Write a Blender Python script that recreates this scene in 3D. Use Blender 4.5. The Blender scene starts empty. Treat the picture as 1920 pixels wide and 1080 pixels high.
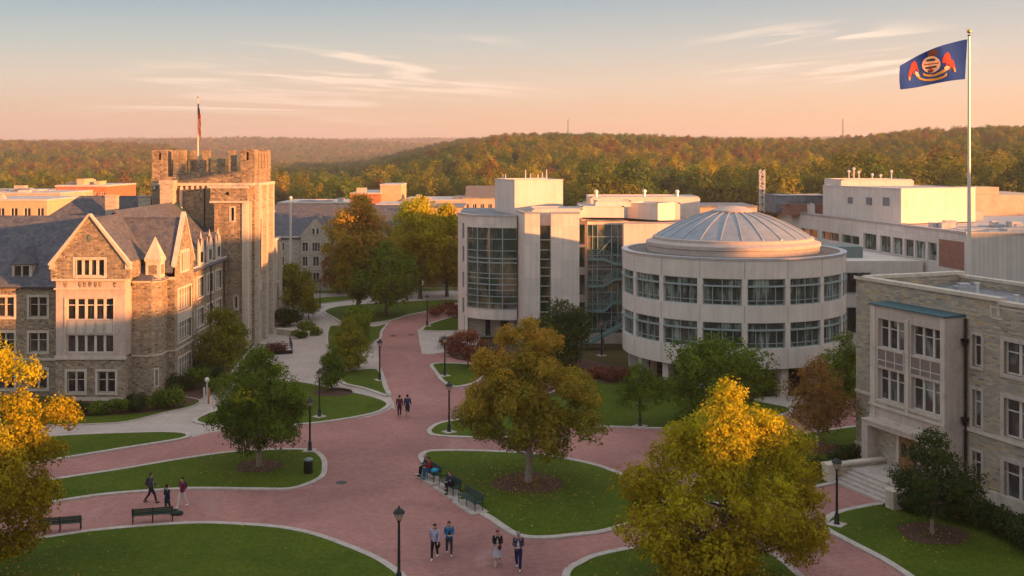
SUN_E=4.7; SKY_E=0.36; EXPO=1.65; HAZE=0.00017
CAST=[(-60,40,20.3,'low unseen shade block added beyond the right edge of the view, nearest the camera'),(40,52.5,17.4,'lowest unseen shade block added beyond the right edge of the view'),(52.5,79,23.3,'unseen shade block added beyond the right edge of the view, shading the walks'),(79,93.0,29.0,'tall unseen shade block added beyond the right edge of the view'),(93.0,150,23.2,'long unseen shade block added beyond the right edge of the view, shading the round building')]
import bpy, math, random
import numpy as np
from mathutils import Vector, Matrix, geometry
PI=math.pi; rad=math.radians
F=2100.0; H=20.5; YH=290.0
SC=bpy.context.scene; COL=SC.collection
rng=np.random.default_rng(7); random.seed(7)
def D_of(y): return H*F/(y-YH)                      # depth of a ground point
def G(x,y):
    d=D_of(y); return ((x-960)/F*d, d)
def XA(x,d): return (x-960)/F*d
def ZA(y,d): return H-(y-YH)/F*d
# ------------------------------------------------------------------ tags
def tag(o,label=None,cat=None,group=None,kind=None):
    if label: o['label']=label
    if cat: o['category']=cat
    if group: o['group']=group
    if kind: o['kind']=kind
    return o
ROOT={}
def thing(name,label,cat,loc=(0,0,0),rz=0,group=None,kind=None):
    o=bpy.data.objects.new(name,None); COL.objects.link(o)
    o.location=loc; o.rotation_euler=(0,0,rz); o.empty_display_size=.5
    ROOT[o.name]=(Matrix.Translation(loc)@Matrix.Rotation(rz,4,'Z')).inverted()
    return tag(o,label,cat,group,kind)
def copy_tree(o,parent=None):
    c=o.copy(); COL.objects.link(c)
    if parent is not None: c.parent=parent
    for ch in list(o.children): copy_tree(ch,c)
    return c
# ------------------------------------------------------------------ mesh builder (world metres)
class MB:
    def __init__(s): s.v=[]; s.f=[]; s.m=[]; s.uv=[]
    def face(s,pts,mi=0,uv=None):
        b=len(s.v); s.v+= [tuple(p) for p in pts]; s.f.append(tuple(range(b,b+len(pts)))); s.m.append(mi); s.uv.append(uv)
    def box(s,x0,x1,y0,y1,z0,z1,mi=0,bottom=True):
        if x0>x1: x0,x1=x1,x0
        if y0>y1: y0,y1=y1,y0
        if z0>z1: z0,z1=z1,z0
        p=[(x0,y0,z0),(x1,y0,z0),(x1,y1,z0),(x0,y1,z0),(x0,y0,z1),(x1,y0,z1),(x1,y1,z1),(x0,y1,z1)]
        F_=[(4,5,6,7),(0,1,5,4),(1,2,6,5),(2,3,7,6),(3,0,4,7)]
        if bottom: F_.append((3,2,1,0))
        for q in F_: s.face([p[i] for i in q],mi)
    def hexa(s,p,mi=0):                              # 8 points, bottom ring then top ring (ccw from above)
        for q in [(4,5,6,7),(0,1,5,4),(1,2,6,5),(2,3,7,6),(3,0,4,7),(3,2,1,0)]: s.face([p[i] for i in q],mi)
    def prism(s,poly,z0,z1,mi=0,top=True,mt=None):   # poly ccw
        n=len(poly)
        for i in range(n):
            a=poly[i]; b=poly[(i+1)%n]
            s.face([(a[0],a[1],z0),(b[0],b[1],z0),(b[0],b[1],z1),(a[0],a[1],z1)],mi)
        if top: s.face([(a[0],a[1],z1) for a in poly],mi if mt is None else mt)
    def tube(s,pts,rs,n=8,mi=0,cap=True,ell=None):
        pts=[Vector(p) for p in pts]; rings=[]
        prev=None
        for i,p in enumerate(pts):
            t=(pts[min(i+1,len(pts)-1)]-pts[max(i-1,0)])
            if t.length<1e-9: t=Vector((0,0,1))
            t.normalize()
            if prev is None:
                a=Vector((1,0,0)) if abs(t.x)<.9 else Vector((0,1,0))
                a=(a-t*a.dot(t)).normalized()
            else:
                a=(prev-t*prev.dot(t))
                a=a.normalized() if a.length>1e-6 else prev
            prev=a; b=t.cross(a)
            r=rs[i] if isinstance(rs,(list,tuple)) else rs
            ra,rb=(r if isinstance(r,(list,tuple)) else (r,r))
            base=len(s.v)
            for k in range(n):
                an=2*PI*k/n
                s.v.append(tuple(p+a*(ra*math.cos(an))+b*(rb*math.sin(an))))
            rings.append(base)
        for i in range(len(rings)-1):
            for k in range(n):
                k2=(k+1)%n
                s.f.append((rings[i]+k,rings[i]+k2,rings[i+1]+k2,rings[i+1]+k)); s.m.append(mi); s.uv.append(None)
        if cap:
            s.f.append(tuple(rings[0]+k for k in reversed(range(n)))); s.m.append(mi); s.uv.append(None)
            s.f.append(tuple(rings[-1]+k for k in range(n))); s.m.append(mi); s.uv.append(None)
    def lathe(s,cx,cy,prof,n=24,mi=0,a0=0,a1=2*PI):   # prof [(r,z)]
        full=abs(a1-a0-2*PI)<1e-6; rings=[]
        for r,z in prof:
            base=len(s.v)
            for k in range(n+(0 if full else 1)):
                an=a0+(a1-a0)*k/n
                s.v.append((cx+r*math.cos(an),cy+r*math.sin(an),z))
            rings.append(base)
        for i in range(len(rings)-1):
            for k in range(n):
                k2=(k+1)%n if full else k+1
                s.f.append((rings[i]+k,rings[i]+k2,rings[i+1]+k2,rings[i+1]+k)); s.m.append(mi); s.uv.append(None)
    def sphere(s,c,r,n=8,mi=0):
        rr=r if isinstance(r,(list,tuple)) else (r,r,r); rings=[]
        m=max(3,n//2+1)
        for i in range(m+1):
            th=PI*i/m; base=len(s.v)
            for k in range(n):
                an=2*PI*k/n
                s.v.append((c[0]+rr[0]*math.sin(th)*math.cos(an),c[1]+rr[1]*math.sin(th)*math.sin(an),c[2]-rr[2]*math.cos(th)))
            rings.append(base)
        for i in range(m):
            for k in range(n):
                k2=(k+1)%n
                s.f.append((rings[i]+k,rings[i]+k2,rings[i+1]+k2,rings[i+1]+k)); s.m.append(mi); s.uv.append(None)
    def build(s,name,mats,parent=None,smooth=False,bevel=0):
        if not isinstance(mats,(list,tuple)): mats=[mats]
        V=s.v
        if parent is not None:
            r=parent
            while r.parent is not None: r=r.parent
            M=ROOT[r.name] if r.name in ROOT else Matrix.Identity(4)
            V=[tuple(M@Vector(p)) for p in s.v]
        me=bpy.data.meshes.new(name); me.from_pydata(V,[],s.f)
        for m in mats: me.materials.append(m)
        me.polygons.foreach_set('material_index',s.m)
        if smooth: me.polygons.foreach_set('use_smooth',[True]*len(s.f))
        uvl=me.uv_layers.new(name='UVMap'); arr=np.zeros((len(me.loops),2),dtype=np.float32); li=0
        vs=[Vector(p) for p in V]
        for fi,f in enumerate(s.f):
            if s.uv[fi] is not None:
                for j,_ in enumerate(f): arr[li+j]=s.uv[fi][j]
            else:
                a,b,c=vs[f[0]],vs[f[1]],vs[f[2]]; nr=(b-a).cross(c-b)
                if nr.length<1e-10 and len(f)>3: nr=(vs[f[2]]-a).cross(vs[f[3]]-vs[f[1]])
                if nr.length<1e-12: nr=Vector((0,0,1))
                nr.normalize()
                if abs(nr.z)>.98: t=Vector((1,0,0)); bt=Vector((0,1,0))
                else:
                    t=Vector((0,0,1)).cross(nr).normalized(); bt=nr.cross(t)
                for j,q in enumerate(f): arr[li+j]=(vs[q].dot(t),vs[q].dot(bt))
            li+=len(f)
        uvl.data.foreach_set('uv',arr.ravel()); me.update()
        o=bpy.data.objects.new(name,me); COL.objects.link(o)
        if parent is not None: o.parent=parent
        if smooth:
            try: me.set_sharp_from_angle(angle=rad(40))
            except Exception: pass
        if bevel:
            md=o.modifiers.new('bevel','BEVEL'); md.width=bevel; md.segments=1; md.limit_method='ANGLE'
        return o
class Fr:                                           # wall frame: point = O + U*u + N*out + Z*z,  N = U x Z
    def __init__(s,ox,oy,ux,uy):
        l=math.hypot(ux,uy); s.o=(ox,oy); s.u=(ux/l,uy/l); s.n=(uy/l,-ux/l); s.len=l
    def p(s,u,z,out=0): return (s.o[0]+s.u[0]*u+s.n[0]*out, s.o[1]+s.u[1]*u+s.n[1]*out, z)
def fr2(a,b): return Fr(a[0],a[1],b[0]-a[0],b[1]-a[1])
def obox(mb,fr,u0,u1,z0,z1,o0,o1,mi=0):
    p=[fr.p(u0,z0,o1),fr.p(u1,z0,o1),fr.p(u1,z0,o0),fr.p(u0,z0,o0),fr.p(u0,z1,o1),fr.p(u1,z1,o1),fr.p(u1,z1,o0),fr.p(u0,z1,o0)]
    mb.hexa(p,mi)
def wall(mb,fr,u0,u1,z0,z1,ops=(),depth=.25,mi=0,out=0,mr=None):
    us=sorted(set([u0,u1]+[min(max(v,u0),u1) for o in ops for v in (o[0],o[1])]))
    zs=sorted(set([z0,z1]+[min(max(v,z0),z1) for o in ops for v in (o[2],o[3])]))
    for i in range(len(us)-1):
        for j in range(len(zs)-1):
            a,b,c,d=us[i],us[i+1],zs[j],zs[j+1]
            if b-a<1e-5 or d-c<1e-5: continue
            mu,mz=(a+b)/2,(c+d)/2
            if any(o[0]<mu<o[1] and o[2]<mz<o[3] for o in ops): continue
            mb.face([fr.p(a,c,out),fr.p(b,c,out),fr.p(b,d,out),fr.p(a,d,out)],mi)
    mr=mi if mr is None else mr
    for o in ops:
        a,b,c,d=o[:4]; q=out-depth
        mb.face([fr.p(a,c,out),fr.p(a,d,out),fr.p(a,d,q),fr.p(a,c,q)][::-1],mr)
        mb.face([fr.p(b,c,out),fr.p(b,d,out),fr.p(b,d,q),fr.p(b,c,q)],mr)
        mb.face([fr.p(a,d,out),fr.p(b,d,out),fr.p(b,d,q),fr.p(a,d,q)][::-1],mr)
        mb.face([fr.p(a,c,out),fr.p(b,c,out),fr.p(b,c,q),fr.p(a,c,q)],mr)
def window(parent,fr,u0,u1,z0,z1,cols=2,trans=(),depth=.2,fm=None,gm=None,bar=.07,sur=0,sm=None,out=0,mull=None,tbar=None,name='window',simple=False,colw=None):
    """frame mesh with child pane and, when asked, a stone surround"""
    mb=MB(); q=out-depth; mull=mull or bar; tb=tbar or bar
    obox(mb,fr,u0,u0+bar,z0,z1,q,q+.09); obox(mb,fr,u1-bar,u1,z0,z1,q,q+.09)
    obox(mb,fr,u0+bar,u1-bar,z0,z0+bar,q,q+.09); obox(mb,fr,u0+bar,u1-bar,z1-bar,z1,q,q+.09)
    for k in range(1,cols):
        c=u0+(u1-u0)*k/cols; obox(mb,fr,c-mull/2,c+mull/2,z0+bar,z1-bar,q,q+.12)
    for t in trans:
        c=z0+(z1-z0)*t; obox(mb,fr,u0+bar,u1-bar,c-tb/2,c+tb/2,q,q+.075)
    w=mb.build(name,fm,parent)
    g=MB(); g.face([fr.p(u0,z0,q+.02),fr.p(u1,z0,q+.02),fr.p(u1,z1,q+.02),fr.p(u0,z1,q+.02)])
    g.build('pane',gm,w)
    if sur:
        s=MB(); a=.045+out
        obox(s,fr,u0-sur,u0,z0-sur,z1+sur,out-.1,a); obox(s,fr,u1,u1+sur,z0-sur,z1+sur,out-.1,a)
        obox(s,fr,u0,u1,z1,z1+sur,out-.1,a); obox(s,fr,u0-.03,u1+.03,z0-sur*.9,z0,out-.1,a+.05)
        s.build('surround',sm or fm,w)
    return w
# ------------------------------------------------------------------ materials
class NT:
    def __init__(s,name):
        s.m=bpy.data.materials.new(name); s.m.use_nodes=True; s.t=s.m.node_tree; s.t.nodes.clear()
        s.out=s.n('ShaderNodeOutputMaterial')
    def n(s,ty,ins=None,**pr):
        x=s.t.nodes.new(ty)
        for k,v in pr.items(): setattr(x,k,v)
        for k,v in (ins or {}).items(): s.set(x,k,v)
        return x
    def set(s,x,k,v):
        so=x.inputs[k]
        if isinstance(v,bpy.types.NodeSocket): s.t.links.new(v,so)
        else: so.default_value=v
    def noise(s,vec,scale,detail=4,rough=.6,dist=0):
        return s.n('ShaderNodeTexNoise',{'Vector':vec,'Scale':scale,'Detail':detail,'Roughness':rough,'Distortion':dist}).outputs['Fac']
    def ramp(s,fac,stops,interp='LINEAR'):
        r=s.n('ShaderNodeValToRGB',{'Fac':fac}); e=r.color_ramp; e.interpolation=interp
        while len(e.elements)<len(stops): e.elements.new(.5)
        for i,(p,c) in enumerate(stops):
            e.elements[i].position=p; e.elements[i].color=(c[0],c[1],c[2],1) if not isinstance(c,(int,float)) else (c,c,c,1)
        return r.outputs['Color']
    def mix(s,fac,a,b,bl='MIX'):
        c=lambda v:(v[0],v[1],v[2],1) if isinstance(v,(tuple,list)) else v
        return s.n('ShaderNodeMixRGB',{'Fac':fac,'Color1':c(a),'Color2':c(b)},blend_type=bl).outputs['Color']
    def math(s,op,a,b=0.0,c=0.0):
        x=s.n('ShaderNodeMath',operation=op); s.set(x,0,a); s.set(x,1,b); s.set(x,2,c); return x.outputs[0]
    def vmul(s,v,t):
        x=s.n('ShaderNodeVectorMath',operation='MULTIPLY'); s.set(x,0,v); s.set(x,1,t); return x.outputs[0]
    def uv(s): return s.n('ShaderNodeTexCoord').outputs['UV']
    def obj(s): return s.n('ShaderNodeTexCoord').outputs['Object']
    def pos(s): return s.n('ShaderNodeNewGeometry').outputs['Position']
    def bump(s,h,st=.3,dist=.05): return s.n('ShaderNodeBump',{'Strength':st,'Distance':dist,'Height':h}).outputs['Normal']
    def done(s,color,rough=.8,metal=0,normal=None,spec=.3,**kw):
        c=(color[0],color[1],color[2],1) if isinstance(color,(tuple,list)) else color
        b=s.n('ShaderNodeBsdfPrincipled',{'Base Color':c,'Roughness':rough,'Metallic':metal,'Specular IOR Level':spec})
        if normal is not None: s.set(b,'Normal',normal)
        for k,v in kw.items(): s.set(b,k,v)
        s.t.links.new(b.outputs[0],s.out.inputs['Surface']); return s.m
def m_plain(name,c,rough=.7,metal=0,var=.12,sc=3,spec=.3):
    n=NT(name); f=n.noise(n.pos(),sc,5,.65)
    a=tuple(x*(1-var) for x in c); b=tuple(min(1,x*(1+var)) for x in c)
    return n.done(n.ramp(f,[(.3,a),(.7,b)]),rough,metal,spec=spec)
def m_stone(name,cols,mortar,bw=.55,rh=.2,tint=None,stain=.35):
    n=NT(name); uv=n.uv()
    w=n.n('ShaderNodeTexNoise',{'Vector':uv,'Scale':2.2,'Detail':3}); 
    off=n.n('ShaderNodeVectorMath',operation='SCALE'); n.set(off,0,w.outputs['Color']); n.set(off,'Scale',.22)
    ad=n.n('ShaderNodeVectorMath',operation='ADD'); n.set(ad,0,uv); n.set(ad,1,off.outputs[0])
    br=n.n('ShaderNodeTexBrick',{'Vector':ad.outputs[0],'Color1':(0,0,0,1),'Color2':(1,1,1,1),'Mortar':(.5,.5,.5,1),'Scale':1.0,'Mortar Size':.018,'Mortar Smooth':.3,'Bias':0.0,'Brick Width':bw,'Row Height':rh},offset=.43,squash=1.35,squash_frequency=3)
    k=len(cols); col=n.ramp(br.outputs['Color'],[(i/(k-1),c) for i,c in enumerate(cols)])
    f2=n.noise(uv,7.0,4,.7); col=n.mix(.32,col,n.ramp(f2,[(.3,tuple(c*.8 for c in cols[0])),(.7,cols[k//2])]))
    f3=n.noise(n.pos(),.22,5,.65); col=n.mix(stain,col,n.ramp(f3,[(.3,(.58,.54,.48)),(.7,(1.3,1.24,1.12))]),'MULTIPLY')
    col=n.mix(br.outputs['Fac'],col,mortar)
    h=n.math('SUBTRACT',f2,br.outputs['Fac'])
    return n.done(col,.9,normal=n.bump(h,.7,.05),spec=.15)
def m_rubble(name,cols,mortar,bw=.36,rh=.17,stain=.35):
    n=NT(name); uv=n.uv()
    v=n.vmul(uv,(1/bw,1/rh,1)); vo=n.n('ShaderNodeTexVoronoi',{'Vector':v,'Scale':1.0,'Randomness':.75},voronoi_dimensions='2D'); ed=n.n('ShaderNodeTexVoronoi',{'Vector':v,'Scale':1.0,'Randomness':.75},voronoi_dimensions='2D',feature='DISTANCE_TO_EDGE')
    r=n.n('ShaderNodeSeparateColor',{0:vo.outputs['Color']}).outputs[0]; k=len(cols); col=n.ramp(r,[(i/(k-1),c) for i,c in enumerate(cols)])
    f2=n.noise(uv,9.0,4,.7); col=n.mix(.3,col,n.ramp(f2,[(.3,tuple(c*.7 for c in cols[0])),(.7,cols[k//2])]))
    f3=n.noise(n.pos(),.25,6,.7); col=n.mix(stain,col,n.ramp(f3,[(.3,(.5,.46,.40)),(.7,(1.3,1.24,1.12))]),'MULTIPLY')
    st=n.noise(n.vmul(n.pos(),(1.6,1.6,.22)),1.0,5,.7); col=n.mix(.4,col,n.ramp(st,[(.35,(.62,.6,.57)),(.6,(1.06,1.05,1.03))]),'MULTIPLY')
    m=n.ramp(ed.outputs['Distance'],[(.03,1.0),(.12,0.0)]); col=n.mix(n.math('MULTIPLY',m,.75),col,mortar)
    return n.done(col,.9,normal=n.bump(n.math('SUBTRACT',f2,m),.8,.05),spec=.15)
def m_lime(name,c,sc=1.2,joint=.45):
    n=NT(name); uv=n.uv()
    f=n.noise(n.pos(),sc,6,.7); col=n.ramp(f,[(.25,tuple(x*.72 for x in c)),(.5,c),(.8,tuple(min(1,x*1.12) for x in c))])
    st=n.noise(n.vmul(n.pos(),(3.0,3.0,.35)),1.0,4,.6); col=n.mix(.35,col,n.ramp(st,[(.35,(.62,.58,.55)),(.65,(1.08,1.06,1.03))]),'MULTIPLY')
    br=n.n('ShaderNodeTexBrick',{'Vector':uv,'Scale':1.0,'Mortar Size':.008,'Brick Width':.9,'Row Height':joint})
    col=n.mix(n.math('MULTIPLY',br.outputs['Fac'],.45),col,tuple(x*.5 for x in c))
    return n.done(col,.85,spec=.2,normal=n.bump(f,.2,.02))
def m_panel(name,c,bw=3.4,rh=1.83,dirt=.5,mort=.012):
    n=NT(name); uv=n.uv()
    f=n.noise(n.pos(),.5,6,.65); col=n.ramp(f,[(.25,tuple(x*.86 for x in c)),(.7,tuple(min(1,x*1.04) for x in c))])
    g=n.noise(n.pos(),22,3,.7); col=n.mix(.12,col,g,'OVERLAY')
    st=n.noise(n.vmul(n.pos(),(2.2,2.2,.16)),1.0,5,.7); col=n.mix(dirt,col,n.ramp(st,[(.3,(.68,.65,.62)),(.6,(1.04,1.03,1.01))]),'MULTIPLY')
    br=n.n('ShaderNodeTexBrick',{'Vector':uv,'Color1':(.88,.88,.88,1),'Color2':(1.05,1.04,1.02,1),'Mortar':(.6,.58,.56,1),'Scale':1.0,'Mortar Size':mort,'Mortar Smooth':.2,'Brick Width':bw,'Row Height':rh},offset=0.0)
    col=n.mix(.75,col,br.outputs['Color'],'MULTIPLY')
    return n.done(col,.75,spec=.25)
def m_glass(name,base=(.02,.025,.03),curt_refl=(.20,.21,.19),amt=.5,rough=.04,scl=2.4,spec=.6,ior=1.75):
    n=NT(name); uv=n.uv()
    f=n.noise(n.vmul(uv,(scl,.25,1)),1.0,3,.7); g=n.noise(n.vmul(uv,(.55,.42,1)),1.0,2,.5)
    a=n.ramp(f,[(.44,0.0),(.6,1.0)]); b=n.ramp(g,[(.45,0.0),(.58,1.0)])
    fac=n.math('MULTIPLY',n.math('MULTIPLY',a,b),amt)
    col=n.mix(fac,base,curt_refl)
    wob=n.noise(uv,1.3,2,.5)
    return n.done(col,rough,spec=.5,normal=n.bump(wob,.10,.05),IOR=ior)
def m_leaf(name,cols,trans=.35,jit=.25):
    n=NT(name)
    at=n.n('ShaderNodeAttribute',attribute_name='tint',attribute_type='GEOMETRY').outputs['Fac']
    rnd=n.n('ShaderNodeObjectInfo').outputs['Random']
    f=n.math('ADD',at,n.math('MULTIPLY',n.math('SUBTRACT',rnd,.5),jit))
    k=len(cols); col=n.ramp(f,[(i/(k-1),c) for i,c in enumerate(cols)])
    d=n.n('ShaderNodeBsdfDiffuse',{'Color':col}); t=n.n('ShaderNodeBsdfTranslucent',{'Color':col})
    mx=n.n('ShaderNodeMixShader',{'Fac':trans,1:d.outputs[0],2:t.outputs[0]})
    n.t.links.new(mx.outputs[0],n.out.inputs['Surface']); return n.m
M={}
M['stone']=m_rubble('rubble_stone',[(.09,.07,.055),(.36,.28,.20),(.20,.17,.145),(.50,.40,.28),(.27,.245,.22),(.60,.47,.31),(.16,.13,.11)],(.33,.285,.225),.33,.155)
M['stone_dark']=m_rubble('tower_stone',[(.09,.07,.05),(.35,.27,.185),(.20,.165,.13),(.50,.385,.26),(.27,.235,.195),(.58,.44,.28),(.16,.13,.10)],(.33,.28,.21),.33,.155)
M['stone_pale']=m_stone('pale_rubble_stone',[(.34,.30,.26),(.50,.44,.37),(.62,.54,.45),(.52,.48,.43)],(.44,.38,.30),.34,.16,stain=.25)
M['stone_right']=m_stone('schist_stone',[(.18,.165,.14),(.44,.38,.28),(.32,.30,.27),(.60,.53,.41),(.36,.33,.29),(.66,.44,.19),(.50,.47,.42),(.27,.23,.18)],(.34,.30,.24),.46,.13)
M['lime']=m_lime('limestone',(.52,.44,.37))
M['lime_pink']=m_lime('limestone_smooth',(.50,.41,.365),joint=.6)
M['lime_trim']=m_lime('limestone_trim',(.56,.49,.41),joint=3)
M['panel']=m_panel('white_precast',(.68,.61,.565))
M['panel_plain']=m_panel('white_render',(.68,.61,.565),8,6,.4)
M['panel_rot']=m_panel('white_drum_precast',(.68,.61,.565),200,100,.45)
M['corr']=m_panel('ribbed_panel',(.56,.53,.50),.42,9,.3,.02)
M['roofwhite']=m_plain('pale_roof',(.48,.44,.41),.8,0,.2,.6)
M['roofgrey']=m_plain('roof_membrane',(.17,.175,.19),.7,0,.45,.7)
M['roofdark']=m_plain('ballast_roof',(.16,.14,.125),.9,0,.35,4)
M['cap']=m_plain('metal_coping',(.42,.43,.46),.45,.6,.12,1)
M['copper']=m_plain('copper_flashing',(.045,.115,.135),.6,.2,.3,3)
M['mullion']=m_plain('green_grey_mullion',(.30,.36,.36),.5,.3,.1,2)
M['mull_dark']=m_plain('dark_green_mullion',(.16,.21,.21),.5,.3,.1,2)
M['stairgreen']=m_plain('green_stair_steel',(.16,.26,.25),.5,.3,.15,2)
M['framebrown']=m_plain('stone_mullion',(.48,.41,.34),.8,0,.12,3)
M['framepale']=m_plain('pale_frame',(.55,.50,.44),.7,0,.12,3)
M['glass']=m_glass('window_glass',(.014,.016,.02),(.17,.16,.15),.35,.10,spec=.35)
M['glass_sci']=m_glass('curtained_glass',(.03,.046,.044),(.32,.38,.33),.9,.05)
M['glass_blind']=m_glass('blind_glass',(.03,.032,.035),(.36,.36,.36),.7,.08,1.2,spec=.4)
M['glass_bay']=m_glass('green_glass',(.022,.055,.052),(.34,.24,.12),.7,.03,1.1,ior=2.1)  # amber patches are warm reflections painted into the glass colour
M['darkmetal']=m_plain('dark_green_iron',(.012,.022,.020),.45,.5,.2,6,.5)
M['benchgreen']=m_plain('bench_green',(.018,.055,.045),.5,.2,.2,6,.4)
M['black']=m_plain('black_metal',(.012,.012,.013),.5,.4,.2,6,.4)
M['polewhite']=m_plain('painted_pole',(.62,.60,.57),.35,.3,.05,2,.5)
M['gold']=m_plain('gilded_ball',(.7,.45,.15),.3,.8,.05,2)
M['brickred']=None
n=NT('red_brick'); uv=n.uv()
br=n.n('ShaderNodeTexBrick',{'Vector':uv,'Color1':(.22,.075,.045,1),'Color2':(.34,.14,.09,1),'Mortar':(.34,.27,.23,1),'Scale':1.0,'Mortar Size':.012,'Brick Width':.28,'Row Height':.1})
M['brickred']=n.done(n.mix(.3,br.outputs['Color'],n.ramp(n.noise(n.pos(),1.5,4),[(.3,(.2,.08,.05)),(.7,(.36,.16,.11))])),.85)
M['brickorange']=m_plain('orange_brick',(.40,.155,.075),.85,0,.2,1.2)
M['peach']=m_plain('tan_brick',(.58,.38,.24),.85,0,.12,1)
M['tanwall']=m_plain('tan_render',(.50,.38,.28),.85,0,.18,1)
M['bark']=m_plain('bark',(.10,.075,.055),.9,0,.35,6)
M['bark_pale']=m_plain('pale_bark',(.26,.21,.17),.9,0,.3,8)
M['mulch']=m_plain('mulch',(.075,.038,.025),.95,0,.45,9)
n=NT('slate'); uv=n.uv()
br=n.n('ShaderNodeTexBrick',{'Vector':uv,'Color1':(.045,.062,.098,1),'Color2':(.15,.14,.14,1),'Mortar':(.05,.05,.055,1),'Scale':1.0,'Mortar Size':.012,'Brick Width':.32,'Row Height':.24})
f=n.noise(uv,1.1,6,.7); c=n.mix(.45,br.outputs['Color'],n.ramp(f,[(.3,(.04,.06,.10)),(.7,(.16,.145,.14))]))
M['slate']=n.done(c,.75,normal=n.bump(br.outputs['Color'],.5,.03),spec=.22)
def ground_mats():
    # brick paving
    n=NT('brick_paving'); p=n.pos()
    br=n.n('ShaderNodeTexBrick',{'Vector':p,'Color1':(.27,.115,.10,1),'Color2':(.40,.19,.165,1),'Mortar':(.22,.13,.115,1),'Scale':1.0,'Mortar Size':.012,'Brick Width':.26,'Row Height':.13})
    big=n.noise(p,.10,6,.62,.6); sm=n.noise(p,2.2,5,.75); worn=n.noise(n.vmul(p,(.35,.12,1)),1.0,6,.65,.8)
    c=n.mix(.55,br.outputs['Color'],n.ramp(sm,[(.3,(.25,.115,.105)),(.7,(.42,.215,.19))]))
    c=n.mix(.7,c,n.ramp(big,[(.3,(.60,.58,.63)),(.7,(1.32,1.27,1.2))]),'MULTIPLY')
    c=n.mix(n.ramp(worn,[(.55,0.0),(.72,.35)]),c,(.44,.29,.265))
    M['pave']=n.done(c,.85,spec=.2,normal=n.bump(sm,.25,.02))
    n=NT('concrete_path'); p=n.pos()
    a=n.noise(p,.35,6,.65); b=n.noise(p,6,4,.7)
    c=n.ramp(a,[(.3,(.36,.30,.265)),(.7,(.48,.41,.37))]); c=n.mix(.25,c,n.ramp(b,[(.3,(.28,.23,.2)),(.7,(.46,.40,.36))]))
    br=n.n('ShaderNodeTexBrick',{'Vector':p,'Scale':1.0,'Mortar Size':.02,'Brick Width':1.9,'Row Height':1.9},offset=0.0)
    c=n.mix(n.math('MULTIPLY',br.outputs['Fac'],.45),c,(.17,.13,.11)); M['conc']=n.done(c,.85,spec=.2)
    n=NT('kerb_concrete'); p=n.pos(); b=n.noise(p,3,5,.7); d=n.noise(p,.5,4,.7)
    c=n.ramp(b,[(.3,(.36,.31,.28)),(.7,(.52,.46,.42))]); c=n.mix(.6,c,n.ramp(d,[(.3,(.72,.7,.68)),(.7,(1.1,1.1,1.08))]),'MULTIPLY')
    M['kerb']=n.done(c,.85,spec=.2)
    n=NT('lawn_grass'); p=n.pos()
    a=n.noise(p,.16,6,.65,.4); b=n.noise(n.vmul(p,(1,.7,1)),5.5,5,.8); l=n.noise(p,1.2,4,.7)
    c=n.ramp(b,[(.25,(.030,.050,.004)),(.55,(.070,.108,.008)),(.85,(.14,.165,.018))])
    c=n.mix(.6,c,n.ramp(a,[(.3,(.50,.66,.5)),(.7,(1.5,1.28,1.1))]),'MULTIPLY')
    c=n.mix(n.ramp(l,[(.55,0.0),(.75,.5)]),c,(.13,.12,.03))
    M['grass']=n.done(c,.95,spec=.08,normal=n.bump(b,.9,.08))
    n=NT('rough_ground'); p=n.pos()
    a=n.noise(p,.05,6,.7); M['rough']=n.done(n.ramp(a,[(.3,(.03,.04,.012)),(.7,(.09,.07,.03))]),.95,spec=.05)
ground_mats()
# foliage palettes
M['lf_green']=m_leaf('leaf_green',[(0.034,0.062,0.008),(0.085,0.139,0.016),(0.171,0.225,0.025),(0.310,0.295,0.031)])
M['lf_dark']=m_leaf('leaf_dark',[(0.016,0.032,0.010),(0.035,0.061,0.016),(0.072,0.099,0.022),(0.120,0.136,0.032)])
M['lf_mid']=m_leaf('leaf_turning',[(.055,.09,.01),(.18,.185,.02),(.37,.265,.03),(.58,.28,.05)])
M['lf_gold']=m_leaf('leaf_gold',[(.17,.12,.012),(.34,.24,.014),(.43,.38,.018),(.58,.50,.03)],.4)
M['lf_orange']=m_leaf('leaf_orange',[(.07,.05,.015),(.20,.11,.03),(.33,.17,.045),(.44,.22,.05)])
M['lf_olive']=m_leaf('leaf_olive',[(0.064,0.080,0.010),(0.160,0.168,0.016),(0.288,0.256,0.022),(0.448,0.320,0.029)])
M['lf_red']=m_leaf('leaf_red',[(0.053,0.021,0.018),(0.165,0.053,0.038),(0.300,0.105,0.060),(0.420,0.210,0.075)])
# ------------------------------------------------------------------ camera, sun, sky, air
cam=bpy.data.cameras.new('camera'); co=bpy.data.objects.new('camera',cam); COL.objects.link(co)
co.location=(0,0,H); co.rotation_euler=(PI/2,0,0); cam.sensor_width=36; cam.lens=F/1920*36; cam.shift_y=-(540-YH)/1920
cam.clip_start=.5; cam.clip_end=20000; SC.camera=co
SUN_EL=math.atan(.105); SAZ=rad(60)
sdir=Vector((math.sin(SAZ)*math.cos(SUN_EL),-math.cos(SAZ)*math.cos(SUN_EL),math.sin(SUN_EL)))
sl=bpy.data.lights.new('sun','SUN'); sl.energy=SUN_E; sl.angle=rad(.5); sl.color=(1.0,.38,.11)
so=bpy.data.objects.new('sun',sl); COL.objects.link(so); so.rotation_euler=sdir.to_track_quat('Z','Y').to_euler(); so.location=(60,-60,60)
w=bpy.data.worlds.new('World'); SC.world=w; w.use_nodes=True; t=w.node_tree; t.nodes.clear()
class WN(NT):
    def __init__(s,t): s.t=t; s.out=s.n('ShaderNodeOutputWorld')
n=WN(t)
d=n.n('ShaderNodeTexCoord').outputs['Generated']; sep=n.n('ShaderNodeSeparateXYZ',{0:d})
X_,Y_,Z_=sep.outputs
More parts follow.
